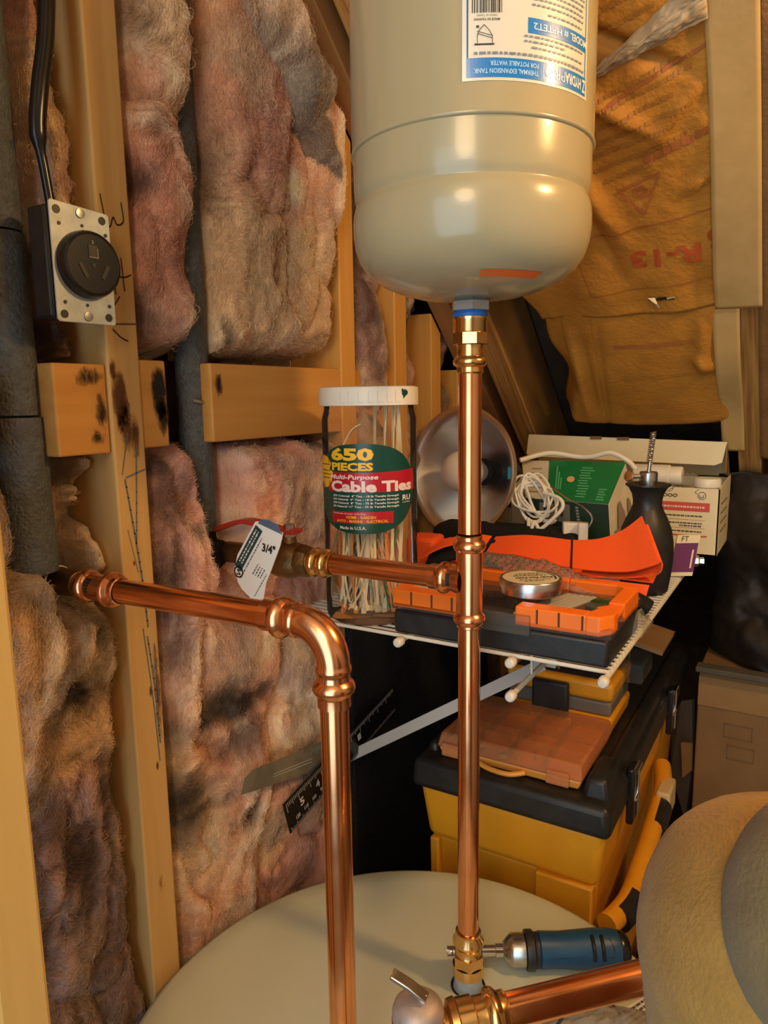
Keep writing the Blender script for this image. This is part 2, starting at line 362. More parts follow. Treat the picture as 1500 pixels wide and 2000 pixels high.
# ------------------------------------------------------------------ the room
WX = -.58                                   # plane of the stud faces
RS = math.hypot(1, .865)
TD = Vector((0, 1, -.865))/RS; RN = Vector((0, -.865, -1))/RS; RO = Vector((0, .757, 2.075))
def roof(x, s, h=0): return RO+Vector((x, 0, 0))+s*TD+h*RN        # s runs down the slope, h towards the room
def st(name, bm, mt, par=None, **k):
    if par: return part(par, name, bm, mt, **k)
    o = mesh_obj(name, bm, mt, **k); o['kind'] = 'structure'; ORG[o] = Vector((0, 0, 0)); return o
st('floor', box(B(), (.5, .3, -.05), (2.6, 4.6, .1)), FLOORM, smooth=False)
wl = st('wall_left', box(B(), (-.70, .3, 1.25), (.04, 4.6, 2.5)), PLY, smooth=False)
st('wall_right', box(B(), (1.65, .3, 1.25), (.1, 4.6, 2.5)), DRYWALL, smooth=False)
st('wall_far', box(B(), (.5, 2.55, .6), (2.6, .1, 1.2)), PLY, smooth=False)
wb = B(); box(wb, (-.66, -1.5, 1.25), (.10, .1, 2.5)); box(wb, (1.28, -1.5, 1.25), (.84, .1, 2.5)); box(wb, (.12, -1.5, 2.43), (1.48, .1, .14))
st('wall_back', wb, DRYWALL, smooth=False)
tr = B()
for x in (-.62, .86): box(tr, (x, -1.44, 1.18), (.06, .03, 2.36))
box(tr, (.12, -1.44, 2.39), (1.54, .03, .06)); st('trim_1', tr, WHITE, smooth=False, bevel=.004)
st('ceiling', box(B(), (.5, -.75, 2.50), (2.6, 1.9, .04)), DRYWALL, smooth=False)
cr = B(); prism(cr, [roof(-.72, -.62, -.15), roof(1.6, -.62, -.15), roof(1.6, 2.5, -.15), roof(-.72, 2.5, -.15)], RN*-.02)
cs = st('ceiling_slope', cr, PLY, smooth=False)
def rafter(x0, x1, h0, h1, s0, s1, name, mt, lab):
    o = part(cs, name, prism(B(), [roof(x0, s0, h0), roof(x1, s0, h0), roof(x1, s1, h0), roof(x0, s1, h0)], RN*(h1-h0)), mt, lab, smooth=False, bevel=.002)
    return o
RAFTM = M('rafter_grain', (.60, .30, .080), .6, 0, (.33, .145, .035), 190, (1, .03, .03), .2, 220, 6, .3)
RAFTR = M('end_rafter_grain', (.46, .22, .075), .6, 0, (.38, .17, .055), 60, (1, .08, .08), .1, 120, 6, .3)
rafter(-.582, -.545, -.14, 0, -.5, 1.9, 'rafter', RAFTR, 'end rafter lying along the stud wall')
rafter(-.52, -.478, -.14, .004, -.5, 1.9, 'rafter', RAFTM, 'grainy second rafter beside the end rafter')
rafter(-.117, -.079, -.14, -.004, -.5, 1.9, 'rafter', RAFTM, 'rafter behind the pale paper flange')
for x in (.31, .716, 1.12): rafter(x-.019, x+.019, -.14, -.004, -.5, 1.9, 'rafter', RAFTM, None)
# studs of the left wall
def stud(y0, y1, ztop, mt, dep=.09, z0=0.04, slope=True, lab=None):
    zt0, zt1 = (ztop, ztop)
    if slope: zt0 = 2.075-.865*(y0-.757)-.006; zt1 = 2.075-.865*(y1-.757)-.006
    zt0, zt1 = min(zt0, 2.46), min(zt1, 2.46); x0 = WX-dep
    return part(wl, 'stud', hexa(B(), [(x0, y0, z0), (WX, y0, z0), (WX, y1, z0), (x0, y1, z0), (x0, y0, zt0), (WX, y0, zt0), (WX, y1, zt1), (x0, y1, zt1)]), mt, lab, smooth=False, bevel=.002)
s1 = stud(.461, .499, 2.3, PINEG, lab='stud with marker writing and a dark knot')
stud(.855, .892, 2, PINE, lab='bright pine stud behind the expansion tank')
stud(1.007, 1.045, 2, PINE); stud(1.133, 1.170, 2, PINE); stud(1.24, 1.278, 2, PINE); stud(1.60, 1.638, 2, PINE)
stud(.055, .093, 2.46, PINEG, slope=False); stud(-.35, -.312, 2.46, PINEG, slope=False)
part(wl, 'blocking', box(B(), (-.601, .727, 1.598), (.036, .256, .088)), PINEY, 'orange pine blocking board beside the cable tie jar', smooth=False, bevel=.002)
part(wl, 'blocking', box(B(), (-.601, .432, 1.594), (.036, .056, .084)), PINEY, 'short stained blocking board beside the grey foam', smooth=False, bevel=.002)
part(wl, 'blocking', box(B(), (-.601, .517, 1.598), (.036, .035, .088)), PINEY, 'blocking stub left of the foam sleeve', smooth=False, bevel=.002)
part(wl, 'blocking', box(B(), (-.601, .215, 1.594), (.036, .24, .084)), PINEY, smooth=False, bevel=.002)
part(wl, 'blocking', box(B(), (-.600, .873, 1.598), (.03, .0, .088)) if False else box(B(), (-.612, .950, 1.598), (.036, .114, .088)), PINEY, smooth=False, bevel=.002)
part(wl, 'bottom_plate', box(B(), (-.625, .6, .02), (.09, 3.8, .04)), PINE, smooth=False)
fmS = planemap((WX, 0, 0), (0, 1, 0), (0, 0, 1))
w = B()
def ww(pts, wd=.0013): stroke(w, fmS, [(p.x, p.y) for p in smoothpath([(a, b, 0) for a, b in pts], 5)] if len(pts) > 2 else pts, wd)
ww([(.466, 1.790), (.470, 1.768), (.4745, 1.763), (.479, 1.772), (.483, 1.766), (.4905, 1.771), (.489, 1.787)])
ww([(.474, 1.738), (.476, 1.702)]); ww([(.4845, 1.736), (.4865, 1.706)]); ww([(.474, 1.718), (.488, 1.719), (.495, 1.722)])
ww([(.4735, 1.692), (.480, 1.700)]); ww([(.473, 1.674), (.4985, 1.676)], .0012); ww([(.4695, 1.669), (.478, 1.662), (.486, 1.659)])
part(s1, 'marker_writing', w, INKBLACK, smooth=False)
w = B()
def wbl(pts, wd=.0018): stroke(w, fmS, [(p.x, p.y) for p in smoothpath([(a, b, 0) for a, b in pts], 5)] if len(pts) > 2 else pts, wd*.62)
wbl([(.487, 1.555), (.483, 1.50), (.4795, 1.46)], .002); wbl([(.473, 1.527), (.496, 1.533)], .0025); wbl([(.478, 1.570), (.468, 1.53)]); wbl([(.471, 1.525), (.478, 1.47), (.4835, 1.42), (.4865, 1.37)], .0028); wbl([(.470, 1.475), (.479, 1.43)], .001)
wbl([(.485, 1.36), (.490, 1.30), (.492, 1.24)], .0028); wbl([(.480, 1.37), (.486, 1.30), (.490, 1.22)], .0018); wbl([(.493, 1.35), (.4945, 1.28)], .0018)
part(s1, 'blue_marks', w, INKBLUE, smooth=False)
def blob(bm, fm, cu, cv, ru, rv, n=40, seed=0, off=.0005, rough=.35):
    rn = random.Random(seed); ph = [rn.uniform(0, 6.3) for _ in range(6)]
    c = bm.verts.new(fm(cu, cv, off)); ring = []
    for i in range(n):
        a = 2*PI*i/n; k = 1+rough*sum(math.sin((j+2)*a+ph[j])/(j+1.6) for j in range(6))*.6
        ring.append(bm.verts.new(fm(cu+ru*k*math.cos(a), cv+rv*k*math.sin(a), off)))
    for i in range(n): bm.faces.new((c, ring[i], ring[(i+1) % n]))
    return bm
fmB = planemap((-.583, 0, 0), (0, 1, 0), (0, 0, 1))
stain(s1, 'knot_stain', fmS, [(.4725, 1.600, .0115, .036, 1.0), (.477, 1.578, .0115, .030, .85), (.487, 1.566, .007, .030, .75), (.466, 1.632, .005, .012, .8), (.484, 1.30, .003, .008, .8), (.475, 1.44, .002, .004, .8), (.486, 1.216, .0025, .007, .8), (.493, 1.30, .006, .07, .55), (.480, 1.08, .004, .02, .4)], KNOTS)
stain(wl, 'notch_shade_stain', fmB, [(.524, 1.608, .013, .034, 1.1), (.527, 1.585, .010, .022, .9), (.611, 1.618, .008, .016, .75), (.440, 1.624, .020, .012, .62), (.452, 1.592, .008, .024, .62), (.446, 1.568, .010, .010, .6)], NOTCHSTAINS)  # spots by the foam paint the notch's shade; those on the left are stains
# foreground post
solo('wooden_post', box(B(), (-.478, .240, 1.16), (.085, .036, 2.32)), POSTW, 'pale yellow wooden post in the lower left corner, close to the viewer', 'post', (-.478, .240, 0), smooth=False, bevel=.003)

# ------------------------------------------------------------------ pink fibreglass batts
PINK = np.array((.82, .44, .31)); TANC = np.array((.78, .53, .31)); PALE = np.array((.96, .80, .60)); SOOT_CREASE = np.array((.030, .026, .026)); MAUVE = np.array((.62, .40, .39)); ROSE = np.array((.72, .28, .19))
def batt(label, y0, y1, z0, z1, seed, bulge=.085, spots=(), lights=(), mauve=.3, rose=.3, top=None, left=None, right=None, res=.0030, x0=-.668, soot=.5, group='pink insulation batts in the stud wall', freq=1.0, chan=(), fibres=330000, band=0, grey=0, ew=.040):
    n = int((y1-y0)/res)+2; k = int((z1-z0)/res)+2
    a = np.linspace(0, 1, n)[:, None]*np.ones((1, k)); b = np.ones((n, 1))*np.linspace(0, 1, k)[None, :]
    Y = y0+(y1-y0)*a; Z = z0+(z1-z0)*b
    if top is not None:                 # slanted top edge z = top[0] + top[1]*(y - y0)
        zt = np.minimum(z1, top[0]+top[1]*(Y-y0)); Z = (zt-band*(1-b)) if band else z0+(zt-z0)*b
    sy = seed*13.7; u = Y*freq; v = Z*freq
    wx = fbm(u*6+sy, v*4+sy, 4)-.5; wy = fbm(u*5+sy+40, v*4+sy+70, 4)-.5
    uu = u*7.5+2.4*wx+sy; vv = v*4.2+2.6*wy+sy*.7
    n1 = fbm(uu, vv, 2, .35); bil = np.sqrt(np.clip(np.abs(2*n1-1)*2.4, 0, 1.3)+.004)
    n2 = fbm(uu*2.1+5+3*wy, vv*1.8+8, 4, .5); bil2 = np.sqrt(np.abs(2*n2-1)*2+.01)
    st_ = fbm(uu*5+4*wx, vv*1.6+6*wy, 4, .6)-.5
    fine = fbm(u*70+sy+9*wy, v*40+9*wx+sy, 4, .65)-.5
    ed = np.minimum(np.minimum((Y-y0)/.040, (y1-Y)/ew), np.minimum((Z-Z.min(axis=1, keepdims=True))/.035, np.maximum((Z.max(axis=1, keepdims=True)-Z), 0)/.035))
    ed = np.clip(ed+.8*(fbm(u*16+sy, v*16, 3)-.5), 0, 1); ed = np.where((a == 0)|(a == 1)|(b == 0)|(b == 1), 0, ed)
    fall = np.sqrt(np.clip(1-(1-ed)**2, 0, 1))
    X = x0+fall*(bulge+.026*(bil-.62)+.0055*(bil2-.7)+.007*st_+.0045*fine)
    hb_ = np.sqrt(np.clip(.287**2-(Y-.520)**2, 0, 1)); X = np.where((Z < .99) & (hb_ > 0), np.minimum(X, -.288-hb_-.006), X)
    s = np.zeros_like(Y)
    for (sy_, sz_, ry, rz, am) in spots:
        d = np.sqrt(((Y-sy_+.06*wx)/ry)**2+((Z-sz_+.06*wy)/rz)**2); s = np.maximum(s, am*(1-sstep(.15, 1.45, d+1.1*(n2-.5)+.8*st_)))
    X -= .014*s*fall
    for (yc, hw, xm, zmin) in chan:
        q = (1-sstep(.80, 1.15, np.abs(Y-yc+.030*wx+.012*st_)/hw))*(sstep(zmin-.02, zmin+.02, Z)); X = X*(1-q)+np.minimum(X, xm)*q
    Y2 = Y+fall*.012*wx*2; Z2 = Z+fall*(.014*wy*2+.010*(bil-.6))
    c = PINK[None, None]*(1-sstep(.40, .60, fbm(u*5+sy+3+wx, v*4+sy, 4))[..., None])+TANC*sstep(.40, .60, fbm(u*5+sy+3+wx, v*4+sy, 4))[..., None]
    mv = mauve*sstep(.42, .68, fbm(u*5+sy+30, v*5+sy+9+2*wx, 4))[..., None]; c = c*(1-mv)+MAUVE*mv
    c = c*(1-grey)+np.array((.40, .35, .26))*grey; rs = rose*sstep(.48, .70, fbm(u*6+sy+60+2*wy, v*5+sy+19, 4))[..., None]; c = c*(1-rs)+ROSE*rs
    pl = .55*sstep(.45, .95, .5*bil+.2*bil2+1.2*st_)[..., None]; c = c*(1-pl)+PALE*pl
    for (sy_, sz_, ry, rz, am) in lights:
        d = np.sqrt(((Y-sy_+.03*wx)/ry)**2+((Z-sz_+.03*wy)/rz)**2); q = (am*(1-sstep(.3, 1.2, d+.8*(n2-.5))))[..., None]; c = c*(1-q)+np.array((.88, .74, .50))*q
    cre = .5*(1-sstep(.05, .38, bil)); dirt = soot*sstep(.46, .66, fbm(u*7+sy+11, v*6+sy+5+wx*2, 5, .6)+.25*st_)  # cre also colours the creases darker, beside the soot patches
    sm = np.clip(np.maximum(np.maximum(s, dirt*.8), cre*soot), 0, .93)[..., None]; c = c*(1-sm)+SOOT_CREASE*sm
    c = c*(1+.35*fine[..., None]+.45*st_[..., None])*(.90+.20*fbm(u*150+8*wy, v*40+wx*18, 3)[..., None])
    P = np.stack([X, Y2, Z2], -1); loc = (x0, (y0+y1)/2, z0); P -= np.array(loc)
    me = grid_mesh('insulation_batt', P, np.clip(c, .004, 1))
    o = mesh_obj('insulation_batt', me, BATT, ang=180); o.location = loc; tag(o, label, 'insulation', group); ORG[o] = Vector(loc)
    if fibres:
        rs_ = np.random.RandomState(seed); N = int(fibres*(y1-y0)*(z1-z0)); ii = rs_.randint(2, n-2, N); jj = rs_.randint(2, k-2, N)
        fr1, fr2 = rs_.rand(N)[:, None], rs_.rand(N)[:, None]; base = P[ii, jj]+fr1*(P[ii+1, jj]-P[ii, jj])+fr2*(P[ii, jj+1]-P[ii, jj]); nrm = np.cross(P[ii+1, jj]-P[ii-1, jj], P[ii, jj+1]-P[ii, jj-1]); nrm *= 1/np.maximum(np.linalg.norm(nrm, axis=1, keepdims=True), 1e-9); nrm *= np.sign(nrm[:, :1]+1e-9)
        th = 2*PI*1.6*fbm(uu[ii, jj]*1.3+7, vv[ii, jj]*1.0+3, 3)+rs_.normal(0, .55, N); d0 = np.stack([0*th, np.cos(th), np.sin(th)], -1); d0 -= nrm*(d0*nrm).sum(1, keepdims=True)
        d1 = np.cross(nrm, d0); L = rs_.uniform(.004, .016, N)[:, None]; lift = rs_.uniform(-.0006, .0026, N)[:, None]*np.where(rs_.rand(N)[:, None] < .04, 3, 1); cv = rs_.normal(0, .35, N)[:, None]; K = 5
        t_ = np.linspace(-.5, .5, K); pts = np.stack([base+d0*L*q+d1*L*cv*(q*q*2)+nrm*(.0004+lift*(1-4*q*q)) for q in t_], 1)
        hc = bpy.data.hair_curves.new('loose_fibre'); hc.add_curves([K]*N); hc.points.foreach_set('position', pts.ravel().astype(np.float32))
        ra = hc.attributes.new('radius', 'FLOAT', 'POINT'); rad = (rs_.uniform(.00007, .00019, N)[:, None]*np.array([.3, .9, 1, .9, .3])[None]).ravel(); ra.data.foreach_set('value', rad.astype(np.float32))
        cc = np.ones((N, K, 4)); cc[:, :, :3] = (np.clip(c[ii, jj], .004, 1)*rs_.uniform(.80, 1.32, N)[:, None]*(1+np.where(rs_.rand(N)[:, None] < .03, .8, 0)))[:, None, :]
        ca = hc.attributes.new('Col', 'FLOAT_COLOR', 'POINT'); ca.data.foreach_set('color', np.clip(cc, 0, 1).ravel().astype(np.float32)); hc.materials.append(FIBRE)
        h = link(bpy.data.objects.new('loose_fibre', hc)); h.parent = o; h['kind'] = 'stuff'
    return o
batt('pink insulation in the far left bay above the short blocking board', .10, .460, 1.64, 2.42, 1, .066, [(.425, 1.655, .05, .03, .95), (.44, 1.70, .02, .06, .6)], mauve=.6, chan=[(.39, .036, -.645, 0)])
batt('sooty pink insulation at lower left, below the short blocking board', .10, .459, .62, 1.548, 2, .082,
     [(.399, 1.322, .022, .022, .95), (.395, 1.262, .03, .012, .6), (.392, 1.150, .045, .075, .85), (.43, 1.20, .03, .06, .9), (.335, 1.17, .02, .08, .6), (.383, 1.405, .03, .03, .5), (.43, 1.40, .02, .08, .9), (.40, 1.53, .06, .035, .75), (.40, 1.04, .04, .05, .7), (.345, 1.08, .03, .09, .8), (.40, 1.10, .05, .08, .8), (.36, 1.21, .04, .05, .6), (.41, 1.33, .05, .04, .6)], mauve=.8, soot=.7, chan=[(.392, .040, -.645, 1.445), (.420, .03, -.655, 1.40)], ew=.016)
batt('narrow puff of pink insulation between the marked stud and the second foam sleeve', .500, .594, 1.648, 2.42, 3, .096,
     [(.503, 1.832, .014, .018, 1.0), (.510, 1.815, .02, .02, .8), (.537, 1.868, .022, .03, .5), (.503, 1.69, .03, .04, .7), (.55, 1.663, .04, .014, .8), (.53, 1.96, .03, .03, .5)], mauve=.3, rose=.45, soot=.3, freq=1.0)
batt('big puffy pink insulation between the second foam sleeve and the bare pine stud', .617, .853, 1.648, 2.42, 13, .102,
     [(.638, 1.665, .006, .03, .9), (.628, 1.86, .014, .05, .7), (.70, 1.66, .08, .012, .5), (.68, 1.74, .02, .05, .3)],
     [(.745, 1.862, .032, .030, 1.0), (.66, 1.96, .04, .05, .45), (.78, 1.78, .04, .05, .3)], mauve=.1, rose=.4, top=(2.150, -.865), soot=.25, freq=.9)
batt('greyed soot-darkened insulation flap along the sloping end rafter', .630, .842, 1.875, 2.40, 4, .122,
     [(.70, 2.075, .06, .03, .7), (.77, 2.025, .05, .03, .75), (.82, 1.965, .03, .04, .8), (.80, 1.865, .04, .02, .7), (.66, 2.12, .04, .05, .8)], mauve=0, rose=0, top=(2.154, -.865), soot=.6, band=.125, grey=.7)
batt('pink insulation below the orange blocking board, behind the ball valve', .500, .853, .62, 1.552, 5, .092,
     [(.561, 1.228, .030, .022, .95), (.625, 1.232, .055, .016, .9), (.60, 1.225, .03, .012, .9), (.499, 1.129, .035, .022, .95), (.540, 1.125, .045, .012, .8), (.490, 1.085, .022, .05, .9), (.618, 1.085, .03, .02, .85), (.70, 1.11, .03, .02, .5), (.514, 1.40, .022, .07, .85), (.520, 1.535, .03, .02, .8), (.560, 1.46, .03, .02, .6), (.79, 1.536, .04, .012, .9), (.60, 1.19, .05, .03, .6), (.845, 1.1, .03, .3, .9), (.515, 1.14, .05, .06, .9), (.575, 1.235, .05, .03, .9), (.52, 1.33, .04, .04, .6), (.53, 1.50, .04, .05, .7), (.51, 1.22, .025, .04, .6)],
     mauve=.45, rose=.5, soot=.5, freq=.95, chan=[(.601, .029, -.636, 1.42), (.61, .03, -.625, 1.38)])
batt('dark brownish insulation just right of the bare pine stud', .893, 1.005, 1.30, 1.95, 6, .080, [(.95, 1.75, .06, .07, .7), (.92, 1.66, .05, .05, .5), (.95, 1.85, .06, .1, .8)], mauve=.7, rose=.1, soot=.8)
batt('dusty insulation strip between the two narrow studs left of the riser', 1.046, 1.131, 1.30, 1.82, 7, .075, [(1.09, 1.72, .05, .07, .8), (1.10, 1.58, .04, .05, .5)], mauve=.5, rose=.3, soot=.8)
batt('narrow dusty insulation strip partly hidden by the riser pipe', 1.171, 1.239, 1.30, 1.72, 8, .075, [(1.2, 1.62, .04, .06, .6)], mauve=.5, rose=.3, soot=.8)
batt('dark insulation low on the wall, behind the toolbox', .893, 1.55, .60, 1.295, 9, .07, [(1.1, 1.0, .4, .4, .9)], mauve=.8, soot=.9, res=.006)

# ------------------------------------------------------------------ kraft-faced insulation under the slope
def kraft(label, name, x0, x1, s0, s1, hfun, mt, res=.006, left=None, cat='insulation', group=None, par=None):
    n = int((x1-x0)/res)+2; k = int((s1-s0)/res)+2
    a = np.linspace(0, 1, n)[:, None]*np.ones((1, k)); b = np.ones((n, 1))*np.linspace(0, 1, k)[None, :]
    Sg = s0+(s1-s0)*b; xl = x0+(left(Sg) if left else 0*Sg); Xg = xl+(x1-xl)*a
    H = hfun(Xg, Sg, a, b)
    o0 = np.array(RO); P = o0+Xg[..., None]*np.array((1, 0, 0))+Sg[..., None]*np.array(TD)+H[..., None]*np.array(RN)
    c = roof((x0+x1)/2, (s0+s1)/2); me = grid_mesh(name, P-np.array(c))
    o = mesh_obj(name, me, mt, ang=180, solid=.0008); o.location = c; ORG[o] = Vector(c); tag(o, label, cat, group); return o
def crease(X, Sg, x0, s0, x1, s1, wd, am):
    dx, ds = x1-x0, s1-s0; L2 = dx*dx+ds*ds; t = np.clip(((X-x0)*dx+(Sg-s0)*ds)/L2, 0, 1)
    d = np.hypot(X-x0-t*dx, Sg-s0-t*ds); return am*np.exp(-(d/wd)**2)*np.sin(PI*np.clip(t*.9+.05, 0, 1))
def hup(X, Sg, a, b):
    h = .012*np.sin(PI*a)**.6*(1-.4*b)+.012*(fbm(X*9+3, Sg*9+1, 5, .55)-.5)+.004*np.abs(fbm(X*24, Sg*22, 4)-.5)*sstep(.5, .1, Sg)*2
    for q in [(-.34, .12, -.17, .26, .010, .011), (-.30, .22, -.24, .40, .012, .014), (-.27, .10, -.14, .19, .008, -.012), (-.26, .07, -.31, .20, .010, -.016), (-.13, .20, -.20, .27, .008, .008), (-.16, .34, -.125, .31, .008, .007), (-.24, .05, -.12, .02, .012, .014), (-.31, .26, -.25, .46, .009, -.008)]: h = h+crease(X, Sg, *q)
    return h*sstep(0, .08, a)+.006+.006*sstep(.85, 1, b)*np.sin(X*60)*.3
def hlow(X, Sg, a, b):
    h = .020*np.sin(PI*np.clip(a, 0, 1))**.7*np.sin(PI*np.clip(b*.9+.05, 0, 1))**.5+.006*(fbm(X*9+13, Sg*9+1, 5, .55)-.5)-.05*(1-sstep(0, .10, a))*sstep(.2, .8, b)-.03*sstep(.85, 1, b)
    for q in [(-.355, .55, -.36, .80, .007, .006), (-.335, .55, -.34, .78, .006, -.006), (-.305, .55, -.33, .83, .005, -.006), (-.15, .53, -.16, .68, .012, .010), (-.17, .62, -.14, .66, .010, .010)]: h = h+crease(X, Sg, *q)
    return h
kup = kraft('wrinkled kraft-paper insulation facing with red print, upper sheet on the slope', 'insulation_facing', -.420, -.122, -.45, .530, hup, KRAFT, .005, left=lambda s: .03*sstep(.45, .53, s))
klo = kraft('lower kraft-paper insulation sheet, tucked under the seam of the upper one', 'insulation_facing', -.385, -.122, .505, .835, hlow, KRAFT, .005, left=lambda s: -.03*sstep(.6, .84, s)+.006*np.sin(s*30))
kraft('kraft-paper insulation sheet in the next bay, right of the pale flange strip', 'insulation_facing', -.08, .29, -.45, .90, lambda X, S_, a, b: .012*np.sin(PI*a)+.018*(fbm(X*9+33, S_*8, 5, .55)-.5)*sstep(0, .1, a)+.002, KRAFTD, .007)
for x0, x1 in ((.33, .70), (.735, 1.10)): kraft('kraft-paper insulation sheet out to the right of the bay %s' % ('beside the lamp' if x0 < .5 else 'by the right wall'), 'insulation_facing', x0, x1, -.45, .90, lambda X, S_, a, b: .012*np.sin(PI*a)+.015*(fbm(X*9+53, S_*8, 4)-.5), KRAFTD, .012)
kraft('pale flange strip running down the slope between two kraft sheets, upper length', 'paper_flange', -.128, -.074, -.45, .530, lambda X, S_, a, b: .013+.003*np.sin(S_*14+1)*a+.002*(fbm(X*10, S_*10, 3)-.5), TAPE, .006, left=lambda s: .004*np.sin(s*9)-.004*s, cat='paper strip')
kraft('pale flange strip running down the slope, lower length below the seam', 'paper_flange', -.140, -.104, .535, .87, lambda X, S_, a, b: .008+.006*np.sin(S_*22), TAPE, .006, cat='paper strip')
# print on the kraft
fk = lambda u, v, h=0: roof(u, v, .0)+RN*h
def hk(u, v):
    f = np.array([[u]]); g = np.array([[v]]); a = (f+.42)/.298; b = (g+.45)/.98; return float(hup(f, g, a, b)[0, 0])
def hl(u, v):
    f = np.array([[u]]); g = np.array([[v]]); a = (f+.395)/.273; b = (g-.505)/.33; return float(hlow(f, g, a, b)[0, 0])
RNv = RN
def fku(u, v, h=0): return roof(u, -v, hk(u, -v)+.0012+h)
def fkl(u, v, h=0): return roof(u, -v, hl(u, -v)+.0012+h)
w = B(); text(w, 'R-13', fku, -.191, -.428, .090, .030, PI, .03, .0006, .004); text(w, '6', fku, -.131, -.412, .014, .032, PI, .03, .0006, .004)
part(kup, 'red_print', w, REDINK, smooth=False)
w = B()
def line(fm, a, b, wd, n=24): stroke(w, fm, [(a[0]+(b[0]-a[0])*i/n, -(a[1]+(b[1]-a[1])*i/n)) for i in range(n+1)], wd, .0006)
line(fku, (-.33, .235), (-.125, .165), .004); line(fku, (-.30, .385), (-.125, .365), .0018); line(fku, (-.30, .485), (-.125, .475), .0014); line(fku, (-.31, .41), (-.30, .485), .0014)
T = [(-.235, .315), (-.185, .30), (-.209, .355)]
for i in range(3): line(fku, T[i], T[(i+1) % 3], .0035, 10)
for r_, t0 in ((.011, 0), (.007, 1.5), (.004, 3)):
    cc = [(-.2085+r_*math.cos(t0+t), -.322-r_*.8*math.sin(t0+t)) for t in np.linspace(0, 5.2, 16)]; stroke(w, fku, cc, .0016, .0006)
part(kup, 'red_outline_print', w, REDINK2, smooth=False)
w = B(); rn = random.Random(4)
for i, (a, b_, s_) in enumerate([(-.29, -.15, .205), (-.30, -.14, .222), (-.29, -.16, .238), (-.28, -.14, .254), (-.28, -.16, .269), (-.26, -.15, .283), (-.25, -.19, .298), (-.33, -.16, .13), (-.31, -.17, .145)]): dashes(w, fku, a, b_, -s_, .005, .0006, rn, skew=.25)
part(kup, 'small_print', w, BROWNINK, smooth=False)
w = B(); dashes(w, fku, -.20, -.128, -.278, .010, .0006, rn, .006, .014, skew=.3); dashes(w, fku, -.215, -.13, -.07, .016, .0006, rn, .008, .018, skew=.3)
part(kup, 'red_lettering_too_worn_to_read', w, REDINK2, smooth=False)
w = B(); dashes(w, fkl, -.285, -.165, -.592, .007, .0006, rn, .006, .012); part(klo, 'red_lettering_too_worn_to_read', w, REDINK2, smooth=False)
w = B()
for s_ in (.66, .665, .735, .742, .749, .756, .763, .77, .785, .792, .80, .806): line(fkl, (-.29 if s_ > .7 else -.28, s_), (-.135, s_), .0009, 30)
line(fkl, (-.312, .53), (-.33, .83), .0014, 30); line(fkl, (-.36, .53), (-.366, .70), .001, 30); part(klo, 'ruled_print', w, BROWNINK, smooth=False)
w = B(); q = roof(-.2075, .500, hk(-.2075, .5)+.003); fmq = lambda u, v, h=0: q+Vector((u, 0, 0))-TD*v+RN*h
blob(w, fmq, .004, 0, .013, .0035, seed=3, rough=.7); part(kup, 'torn_hole', w, BLACK, smooth=False)
w = B(); ribbon(w, [q+RN*.001+Vector((-.014, 0, 0))-TD*.004, q+RN*.007+Vector((-.004, 0, 0))+TD*.001, q+RN*.003+Vector((-.001, 0, 0))+TD*.014], [q+RN*.001+Vector((-.004, 0, 0))-TD*.004, q+RN*.008+Vector((.0, 0, 0))+TD*.002, q+RN*.003+Vector((.001, 0, 0))+TD*.014], .0006)
ribbon(w, [q+RN*.001+Vector((.012, 0, 0))-TD*.002, q+RN*.005+Vector((.024, 0, 0))-TD*.006], [q+RN*.001+Vector((.012, 0, 0))+TD*.001, q+RN*.004+Vector((.023, 0, 0))-TD*.004], .0006)
part(kup, 'torn_paper_lip', w, CARD)
# pale ripped tuft near the top of the slope
n_, k_ = 60, 40; a, b = np.meshgrid(np.linspace(0, 1, n_), np.linspace(0, 1, k_), indexing='ij')
Xg = -.245+.125*a; Sg = .168-.032*a+.008*(fbm(a*6, b*3, 3)-.5)-(1-b)*(.004+.040*a**.8); Hh = .020+.010*np.sin(PI*b)*np.sin(PI*np.clip(a, .02, 1))**.5+.008*(fbm(a*9, b*7, 4)-.5)
P = np.array(RO)+Xg[..., None]*np.array((1, 0, 0))+Sg[..., None]*np.array(TD)+Hh[..., None]*np.array(RN); c0 = roof(-.18, .17)
o = mesh_obj('torn_lining', grid_mesh('torn_lining', P-np.array(c0)), M('pale_film', (.52, .40, .25), .45, 0, (.40, .28, .15), 30, bump=.3), ang=180, solid=.001); o.location = c0
tag(o, 'pale ripped lining showing through the tear high on the kraft paper', 'insulation')

# ------------------------------------------------------------------ plumbing
RX, RY = -.281, .628; PR = .01111
def bead(r, z, w_=.006, h=.0032):
    return [(r, z-w_), (r+h*.7, z-w_*.6), (r+h, z-w_*.2), (r+h, z+w_*.2), (r+h*.7, z+w_*.6), (r, z+w_)]
t = thing('riser_pipe', 'vertical copper riser with a tee, from the water heater up to the beige tank', 'pipe', (RX, RY, .974))
part(t, 'pipe_length', cyl(B(), (RX, RY, 1.470), (RX, RY, 1.634), PR, seg=48), COPPER)
part(t, 'pipe_length', cyl(B(), (RX, RY, 1.030), (RX, RY, 1.382), PR, seg=48), COPPER)
te = B(); lathe(te, [(PR+.0004, 1.375), (.0128, 1.376)]+bead(.0128, 1.3845)+[(.0130, 1.393), (.0130, 1.449)]+bead(.0128, 1.4575)+[(.0128, 1.467), (PR+.0004, 1.468)], (RX, RY, 0), seg=48)
def sax(p, d, pr, bm, seg=40): return lathe(bm, pr, p, d, seg)
TZ = 1.4225
sax((RX, RY, TZ), (-1, -.02, 0), [(.0155, .006), (.0145, .012), (.0130, .016)]+bead(.0130, .0265)+[(.0128, .034), (.0128, .0415), (PR+.0004, .0420)], te)
part(t, 'press_tee', te, COPPER2)
